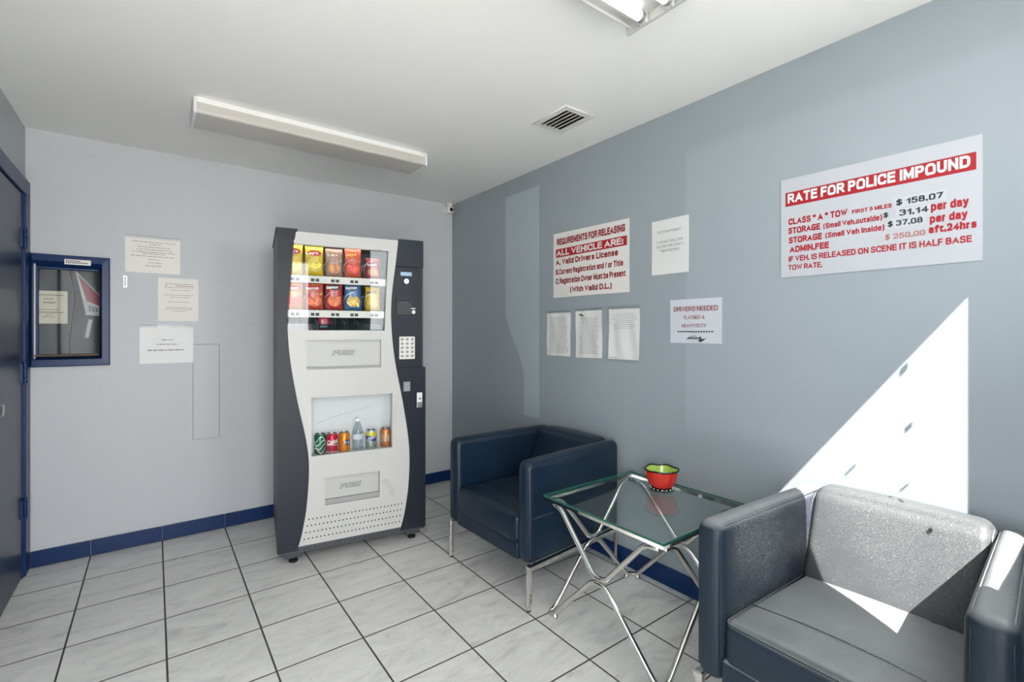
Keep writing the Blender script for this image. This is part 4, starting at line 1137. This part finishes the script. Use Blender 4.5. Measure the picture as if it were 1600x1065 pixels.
snack(.338, 1.6555, .100, .178, (.62, .09, .045), 'orange_red', 'orange red snack bag, second from right on the upper shelf', 'HOT', mat('print_yellow', (.8, .6, .1), .4), None, ('hot', (.60, .06, .04)), ('orange', (.75, .27, .06)))
snack(.458, 1.6555,   .090, .128, (.30, .025, .035), 'maroon', 'maroon cookie bag, rightmost on the upper shelf', 'Cookies', M_WT, None, ('cookie', (.42, .17, .06)), th=.034, wz=.66)
snack(.008, 1.4535, .094, .160, (.66, .15, .08), 'orange', 'orange corn chip bag, leftmost on the lower shelf', 'Fritos', M_WT, ('red', (.5, .03, .03)), ('hot', (.60, .06, .04)), ('amber', (.75, .42, .09)))
snack(.116, 1.4535, .104, .162, (.60, .07, .04), 'red_orange', 'red bag with a yellow top, second from left on the lower shelf', 'FRITOS', M_WT, ('red', (.5, .03, .03)), ('twist', (.62, .14, .06)), ('amber', (.75, .42, .09)))
snack(.228, 1.4535, .102, .178, (.46, .03, .03), 'red', 'red tortilla chip bag in the middle of the lower shelf', 'Doritos', M_WT, ('black', (.05, .02, .02)), ('nacho', (.60, .15, .05)))
snack(.338, 1.4535, .102, .180, (.05, .15, .34), 'blue', 'blue tortilla chip bag on the lower shelf', 'Doritos', M_WT, ('navy', (.03, .07, .16)), ('corn', (.66, .40, .10)))
snack(.458, 1.4535, .092, .150, (.64, .45, .03), 'mustard', 'mustard yellow snack bag, rightmost on the lower shelf', 'NUTS', M_INK, None, ('curls', (.66, .40, .08)))
snack(.171, 1.330, .064, .090, (.45, .02, .05), 'crimson', 'small red candy pack on the bottom tray', 'Gummy', M_WT, ('sky', (.25, .45, .62)), None, v=.10, th=.024, wz=.25)
t = thing('snack_bag', 'crumpled clear and pale green wrapper at the right end of the snack window', 'wrapper', in_machine(.483, .090, 1.326), VR, 'snack bags in the vending machine')
obj('bag', bag_mesh(.068, .108, .024, 3), pane_mat('pale_wrapper', (.62, .70, .55), 1.45, .12), t, smooth=True)

# drinks
def can(u, v, base, label, m, motif):
    t = thing('drink_can', label, 'can', in_machine(u, v, .589), VR, 'drink cans in the vending machine')
    bm = NB(); lathe(bm, [(.0, .004), (.020, .004), (.024, 0), (.031, .010), (.033, .016), (.033, .106), (.030, .114), (.027, .119)], 24); obj('body', bm, m, t, smooth='auto')
    bm = NB(); lathe(bm, [(.027, .119), (.0275, .1215), (.026, .122), (.025, .118), (0, .118)], 24); obj('lid', bm, M_STEEL, t, smooth='auto')
    bm = NB(); rbox(bm, -.008, .008, -.016, .006, .1185, .120, r=.0006, seg=1, n=2); obj('pull_tab', bm, M_STEEL, t)
    motif(t)
    return t
def wrap_text(t, s, z0, z1, a0, a1, m, slant=0.0):
    """lettering wrapped round the front of the can between angles a0..a1 (degrees)"""
    bm = text_bm(s, a0, a1, z0, z1, Matrix.Identity(4), .02, 0)
    for v in bm.verts:
        a = R(v.co.x) - math.pi / 2; z = v.co.y + slant * (v.co.x - a0) / (a1 - a0)
        v.co = Vector((.0336 * math.cos(a), .0336 * math.sin(a), z))
    obj('lettering', bm, m, t)
def wrap_band(t, name, z0f, z1f, m, r=.0333):
    bm = NB(); n = 28; A = []; B = []
    for k in range(n + 1):
        a = -math.pi + math.pi * k / n
        A.append(bm.verts.new((r * math.cos(a), r * math.sin(a), z0f(k / n)))); B.append(bm.verts.new((r * math.cos(a), r * math.sin(a), z1f(k / n))))
    for k in range(n): bm.faces.new((A[k], A[k + 1], B[k + 1], B[k]))
    obj(name, bm, m, t, smooth=True)
GRN = mat('can_green', (.02, .16, .08), .25, metal=.4); COLA = mat('can_red', (.50, .02, .05), .25, metal=.35)
ORG = mat('can_orange', (.72, .24, .015), .25, metal=.35); SILV = mat('can_silver', (.62, .64, .62), .28, metal=.6); COP = mat('can_copper', (.62, .22, .08), .28, metal=.4)
can(.150, .101, 0, 'green soda can at the left end of the drink shelf', GRN, lambda t: [wrap_band(t, 'stripe', lambda f, q=q: .02 + q * .022 + .015 * math.sin(f * 9 + q), lambda f, q=q: .026 + q * .022 + .015 * math.sin(f * 9 + q), mat('can_pale', (.7, .75, .7), .3)) for q in range(4)])
def cola(t):
    wrap_text(t, 'Coke', .055, .082, -58, 58, M_WT, .010); wrap_band(t, 'stripe', lambda f: .050 + .004 * math.sin(f * 4), lambda f: .053 + .004 * math.sin(f * 4), M_WT)
    wrap_band(t, 'stripe', lambda f: .012, lambda f: .015, M_WT)
can(.214, .075, 0, 'red cola can with white script', COLA, cola)
def fan(t):
    wrap_band(t, 'badge', lambda f: .052 + .02 * abs(f - .58) * 3, lambda f: .078 - .02 * abs(f - .58) * 3 + .004, mat('badge_navy', (.03, .06, .22), .3)) if False else None
    bm = NB(); n = 20; c0 = bm.verts.new((.0345 * math.cos(-1.25), .0345 * math.sin(-1.25), .062)); rg = []
    for k in range(n):
        a = -1.25 + .55 * math.cos(2 * math.pi * k / n); rg.append(bm.verts.new((.0335 * math.cos(a), .0335 * math.sin(a), .062 + .017 * math.sin(2 * math.pi * k / n))))
    for k in range(n): bm.faces.new((c0, rg[k], rg[(k + 1) % n]))
    obj('badge', bm, mat('badge_navy', (.03, .06, .22), .3), t)
    wrap_text(t, 'Fanta', .056, .070, -8, 44, M_WT)
    for v in t.children[-1].data.vertices: v.co.x *= 1.05; v.co.y *= 1.05
can(.286, .075, 0, 'bright orange soda can with a dark badge', ORG, fan)
def lem(t):
    wrap_band(t, 'yellow_band', lambda f: .086 + .004 * math.sin(f * 7), lambda f: .1065, mat('can_yellow', (.72, .66, .03), .3))
    wrap_band(t, 'navy_band', lambda f: .058 + .008 * math.sin(f * 8), lambda f: .084 + .004 * math.sin(f * 7), mat('badge_navy', (.03, .06, .22), .3))
    wrap_text(t, 'Schw', .064, .078, -50, 50, M_WT, .006)
    for q in range(4): wrap_band(t, 'leaf_print', lambda f, q=q: .014 + q * .010 + .006 * math.sin(f * 22 + q * 2), lambda f, q=q: .018 + q * .010 + .006 * math.sin(f * 22 + q * 2), mat('leaf_print', (.06, .14, .10), .4))
can(.446, .075, 0, 'yellow, navy and silver soda can right of the water bottle', SILV, lem)
def cop(t):
    for q in range(3): wrap_band(t, 'pale_print', lambda f, q=q: .045 + q * .016 + .005 * math.sin(f * 26 + q), lambda f, q=q: .053 + q * .016 + .005 * math.sin(f * 26 + q), mat('can_sand', (.60, .50, .34), .4))
can(.536, .075, 0, 'copper coloured can at the right end of the drink shelf', COP, cop)
t = thing('water_bottle', 'clear plastic water bottle standing among the soda cans', 'bottle', in_machine(.364, .075, .589), VR)
M_BOT = pane_mat('bottle_plastic', (.80, .84, .86), 1.55, .04)
pr = [(.0, .004), (.024, .002), (.031, .010), (.033, .02), (.031, .035), (.033, .05), (.031, .065), (.029, .082), (.033, .098), (.034, .112), (.030, .132), (.022, .155), (.014, .172), (.0125, .18)]
bm = NB(); lathe(bm, pr, 24, wob=lambda r, z, a: (r * (1 + .03 * math.cos(a * 5)), z)); obj('body', bm, M_BOT, t, smooth='auto')
bm = NB(); lathe(bm, [(.0335, .072), (.0338, .074), (.0338, .104), (.0335, .106)], 24, caps=False); obj('bottle_label', bm, mat('bottle_label', (.62, .68, .74), .4), t, smooth='auto')
bm = NB(); lathe(bm, [(0, .196), (.0135, .196), (.0142, .194), (.0142, .181), (.013, .180)], 18); obj('cap', bm, M_WT, t, smooth='auto')

# ------------------------------------------------------------------ armchairs
L1 = leather_mat('navy_leather', (.004, .014, .031), (.030, .055, .09), .7, .33, .03, 170)
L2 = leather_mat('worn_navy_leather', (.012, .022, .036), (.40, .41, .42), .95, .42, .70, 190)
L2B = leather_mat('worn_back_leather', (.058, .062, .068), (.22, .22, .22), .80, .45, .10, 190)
def armchair(label, loc, rz, m, dep=.715, zt=.700, crown=.006, mb=None, wid=.715, taper=.13):
    """local x = front(-) to back(+), y = width"""
    t = thing('armchair', label, 'armchair', loc, rz, None)
    D_, W_ = dep / 2, wid / 2
    zb = .215
    aw = .090
    # arms
    for s in (-1, 1):
        ya, yb_ = (s * W_, s * (W_ - aw)) if s < 0 else (s * (W_ - aw), s * W_)
        bm = NB(); rbox(bm, -D_, D_, ya, yb_, zb, zt, r=.038, seg=5, n=8, puff=(0, 0, .006, .006, 0, .006))
        arm = obj('arm', bm, m, t, smooth=True)
        for (x, y) in ((-D_ + .0112, ya + .0112), (-D_ + .0112, yb_ - .0112)):
            bm = NB(); tube(bm, smooth_path([(x, y, zb + .03), (x, y, zt - .045), (x + .012, y, zt - .020), (x + .035, y, zt - .0105), (0, y, zt - .0095), (D_ - .05, y, zt - .0095)], .02), .0024, 6)
            obj('piping', bm, m, arm, smooth=True)
        so = s * (W_ + .0025)
        bm = NB(); tube(bm, [(-D_ + .03, so, .435), (0, so + s * .001, .435), (D_ - .03, so, .435)], .0028, 6)
        obj('side_seam', bm, m, arm, smooth=True)
    # back between the arms
    def lean(p):
        k = min(1, max(0, (zt - p.z) / (zt - .43)))      # the cushioned back slopes forward toward the seat
        f_ = min(1, max(0, (D_ - .02 - p.x) / .09))
        p.x -= .095 * k * f_
        return p
    bm = NB(); rbox(bm, D_ - .125, D_, -W_ + aw - .004, W_ - aw + .004, zb, zt + crown, r=.040, seg=5, n=10, puff=(.022, 0, 0, 0, 0, .010), fn=lean)
    bk = obj('backrest', bm, mb or m, t, smooth=True)
    for s in (-1, 1):
        y = s * (W_ - aw - .002)
        bm = NB(); tube(bm, smooth_path([(D_ - .216, y, .44), (D_ - .134, y, zt - .04), (D_ - .110, y, zt - .012), (D_ - .07, y, zt - .001)], .03), .0030, 6)
        obj('piping', bm, m, bk, smooth=True)
    # apron and seat
    bm = NB(); rbox(bm, -D_ + .004, D_ - .10, -W_ + aw - .002, W_ - aw + .002, zb, .300, r=.012, seg=3, n=6); obj('seat_base', bm, m, t, smooth=True)
    def wr(p):
        if p.z > .36:
            kx = max(0, 1 - abs(p.x - .12) / .22); ky = max(0, 1 - abs(p.y + .16) / .14)
            p.z += .004 * math.sin((p.x + p.y * .8) * 70) * kx * ky
        return p
    bm = NB(); rbox(bm, -D_ + .006, D_ - .118, -W_ + aw + .003, W_ - aw - .003, .285, .428, r=.028, seg=4, n=16, puff=(.010, 0, 0, 0, 0, .022), fn=wr)
    cu = obj('seat_cushion', bm, m, t, smooth=True)
    bm = NB(); yy = W_ - aw - .006; x0 = -D_ + .008
    tube(bm, smooth_path([(D_ - .2, -yy, .424), (x0 + .005, -yy, .416), (x0 - .004, 0, .420), (x0 + .005, yy, .416), (D_ - .2, yy, .424)], .03), .0032, 6)
    obj('piping', bm, m, cu, smooth=True); bm = NB()
    tube(bm, [(x0 + .14, -yy + .01, .434), (x0 + .14, -.1, .4475), (x0 + .14, 0, .4495), (x0 + .14, .1, .4475), (x0 + .14, yy - .01, .434)], .0020, 6)
    obj('seat_seam', bm, m, cu, smooth=True)
    # chrome frame
    q = .011
    for s in (-1, 1):
        bm = NB(); box(bm, -D_ + .004, D_ - .004, s * (W_ - .004) - q, s * (W_ - .004) + q, zb - .022, zb + .001, bev=.003); obj('frame_rail', bm, M_CHROME, t)
    bm = NB(); box(bm, D_ - .026, D_ - .004, -W_ + .01, W_ - .01, zb - .020, zb + .001, bev=.003)
    obj('frame_rail', bm, M_CHROME, t)
    for sx in (-1, 1):
        for s in (-1, 1):
            x, y = sx * (D_ - .016), s * (W_ - .012)
            bm = NB(); box(bm, x - q, x + q, y - q, y + q, .006, zb + .002, bev=.004)
            lg = obj('leg', bm, M_CHROME, t)
            bm = NB(); disc(bm, (x, y, .004), .010, .008, 12, 'z'); obj('glide', bm, M_BLACK, lg)
    for o in t.children_recursive:              # the shell narrows a little toward the back
        for v in o.data.vertices: v.co.y *= 1 - taper * (v.co.x + D_) / (2 * D_)
    return t
def place(fx, fy, th, dep): return Vector((fx + math.cos(th) * dep / 2, fy + math.sin(th) * dep / 2, 0))
armchair('navy leather cube armchair between the vending machine and the glass table', place(1.392, 2.108, .028, .72), .028, L1, .72, .702, .006, None, .728, .12)
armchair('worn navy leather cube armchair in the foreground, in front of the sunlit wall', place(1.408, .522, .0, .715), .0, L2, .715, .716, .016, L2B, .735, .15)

# ------------------------------------------------------------------ glass side table
TX, TY, TZ = (1.458, 2.088), (1.043, 1.700), .561
t = thing('side_table', 'square glass side table on bent chrome tubes between the two armchairs', 'table', ((TX[0] + TX[1]) / 2, (TY[0] + TY[1]) / 2, 0), .004)
hx, hy = (TX[1] - TX[0]) / 2, (TY[1] - TY[0]) / 2
bm = NB(); box(bm, -hx, hx, -hy, hy, TZ - .010, TZ)
for f in bm.faces:
    f.normal_update()
    f.material_index = 0 if abs(f.normal.z) > .5 else 1
obj('glass_top', bm, [M_TABLE, M_GEDGE], t)
bm = plate([rect(-hx + .003, hx - .003, -hy + .003, hy - .003), rect(-hx + .020, hx - .020, -hy + .020, hy - .020)], .014, Matrix.Translation((0, 0, TZ - .0175)))
obj('top_frame', bm, M_CHROME, t)
cx, cy = hx - .020, hy - .020
ZM, ZTU, ZF = .285, TZ - .036, .012
corn = [(-cx, -cy), (cx, -cy), (cx, cy), (-cx, cy)]
for k in range(4):
    A = Vector(corn[k] + (0,)); B = Vector(corn[(k + 1) % 4] + (0,)); m_ = (A + B) / 2; dA = (A - B).normalized(); out = m_.normalized()
    # upper V
    pa, pb = A - dA * .012, B + dA * .012
    pts = [pa + Vector((0, 0, ZTU)), A - dA * .075 + Vector((0, 0, ZTU - .004)), m_ + dA * .030 + Vector((0, 0, ZM + .010)), m_ - dA * .030 + Vector((0, 0, ZM + .010)), B + dA * .075 + Vector((0, 0, ZTU - .004)), pb + Vector((0, 0, ZTU))]
    bm = NB(); tube(bm, smooth_path(pts, .055, 7), .0112, 10); obj('brace', bm, M_CHROME, t, smooth=True)
    pts = [A + Vector((0, 0, ZF)), A - dA * .035 + Vector((0, 0, ZF + .012)), m_ + dA * .034 + Vector((0, 0, ZM - .012)), m_ - dA * .034 + Vector((0, 0, ZM - .012)), B + dA * .035 + Vector((0, 0, ZF + .012)), B + Vector((0, 0, ZF))]
    bm = NB(); tube(bm, smooth_path(pts, .050, 7), .0112, 10); obj('leg', bm, M_CHROME, t, smooth=True)
for (x, y) in corn:
    bm = NB(); sx, sy = (1 if x > 0 else -1), (1 if y > 0 else -1)
    tube(bm, smooth_path([(x - sx * .05, y, .013), (x + sx * .006, y + sy * .006, .009), (x, y - sy * .05, .013)], .03), .009, 8)
    obj('foot', bm, M_CHROME, t, smooth=True)

# bowl
t = thing('bowl', 'small red bowl with a green inside and black scalloped rim on the glass table', 'bowl', (1.957, 1.410, TZ), .3)
def wob(r, z, a):
    k = max(0, (z - .02) / .085)
    return r * (1 + .028 * k * math.cos(6 * a)), z + .0022 * k * math.cos(6 * a)
outer = [(.036, .012), (.052, .020), (.063, .036), (.070, .056), (.075, .080), (.079, .098)]
inner = [(.076, .098), (.071, .080), (.065, .056), (.055, .036), (.040, .026), (.0, .022)]
bm = NB(); lathe(bm, outer + [(.0775, .0985)], 48, wob=wob, caps=False); 
o = obj('outer_wall', bm, mat('red_glaze', (.62, .025, .012), .18, coat=.4), t, smooth='auto')
bm = NB(); lathe(bm, inner, 48, wob=wob, caps=False); obj('inner_wall', bm, mat('lime_glaze', (.42, .58, .10), .2, coat=.4), t, smooth=True)
bm = NB(); pts = []
for k in range(72):
    a = 2 * math.pi * k / 72; r_, z_ = wob(.0775, .099, a); pts.append((r_ * math.cos(a), r_ * math.sin(a), z_))
tube(bm, pts, .0042, 8, closed=True); obj('rim', bm, mat('black_glaze', (.010, .012, .012), .2), t, smooth=True)
bm = NB(); lathe(bm, [(.044, 0), (.056, .003), (.057, .008), (.048, .013), (.036, .016)], 36); f = obj('foot_ring', bm, mat('black_glaze', (.010, .012, .012), .2), t, smooth=True)
bm = NB()
for k in range(16):
    a = 2 * math.pi * k / 16; M = Matrix.Translation((.0525 * math.cos(a), .0525 * math.sin(a), .0105))
    bmesh.ops.create_icosphere(bm, subdivisions=1, radius=.0035, matrix=M)
obj('white_dots', bm, M_WT, f, smooth=True)
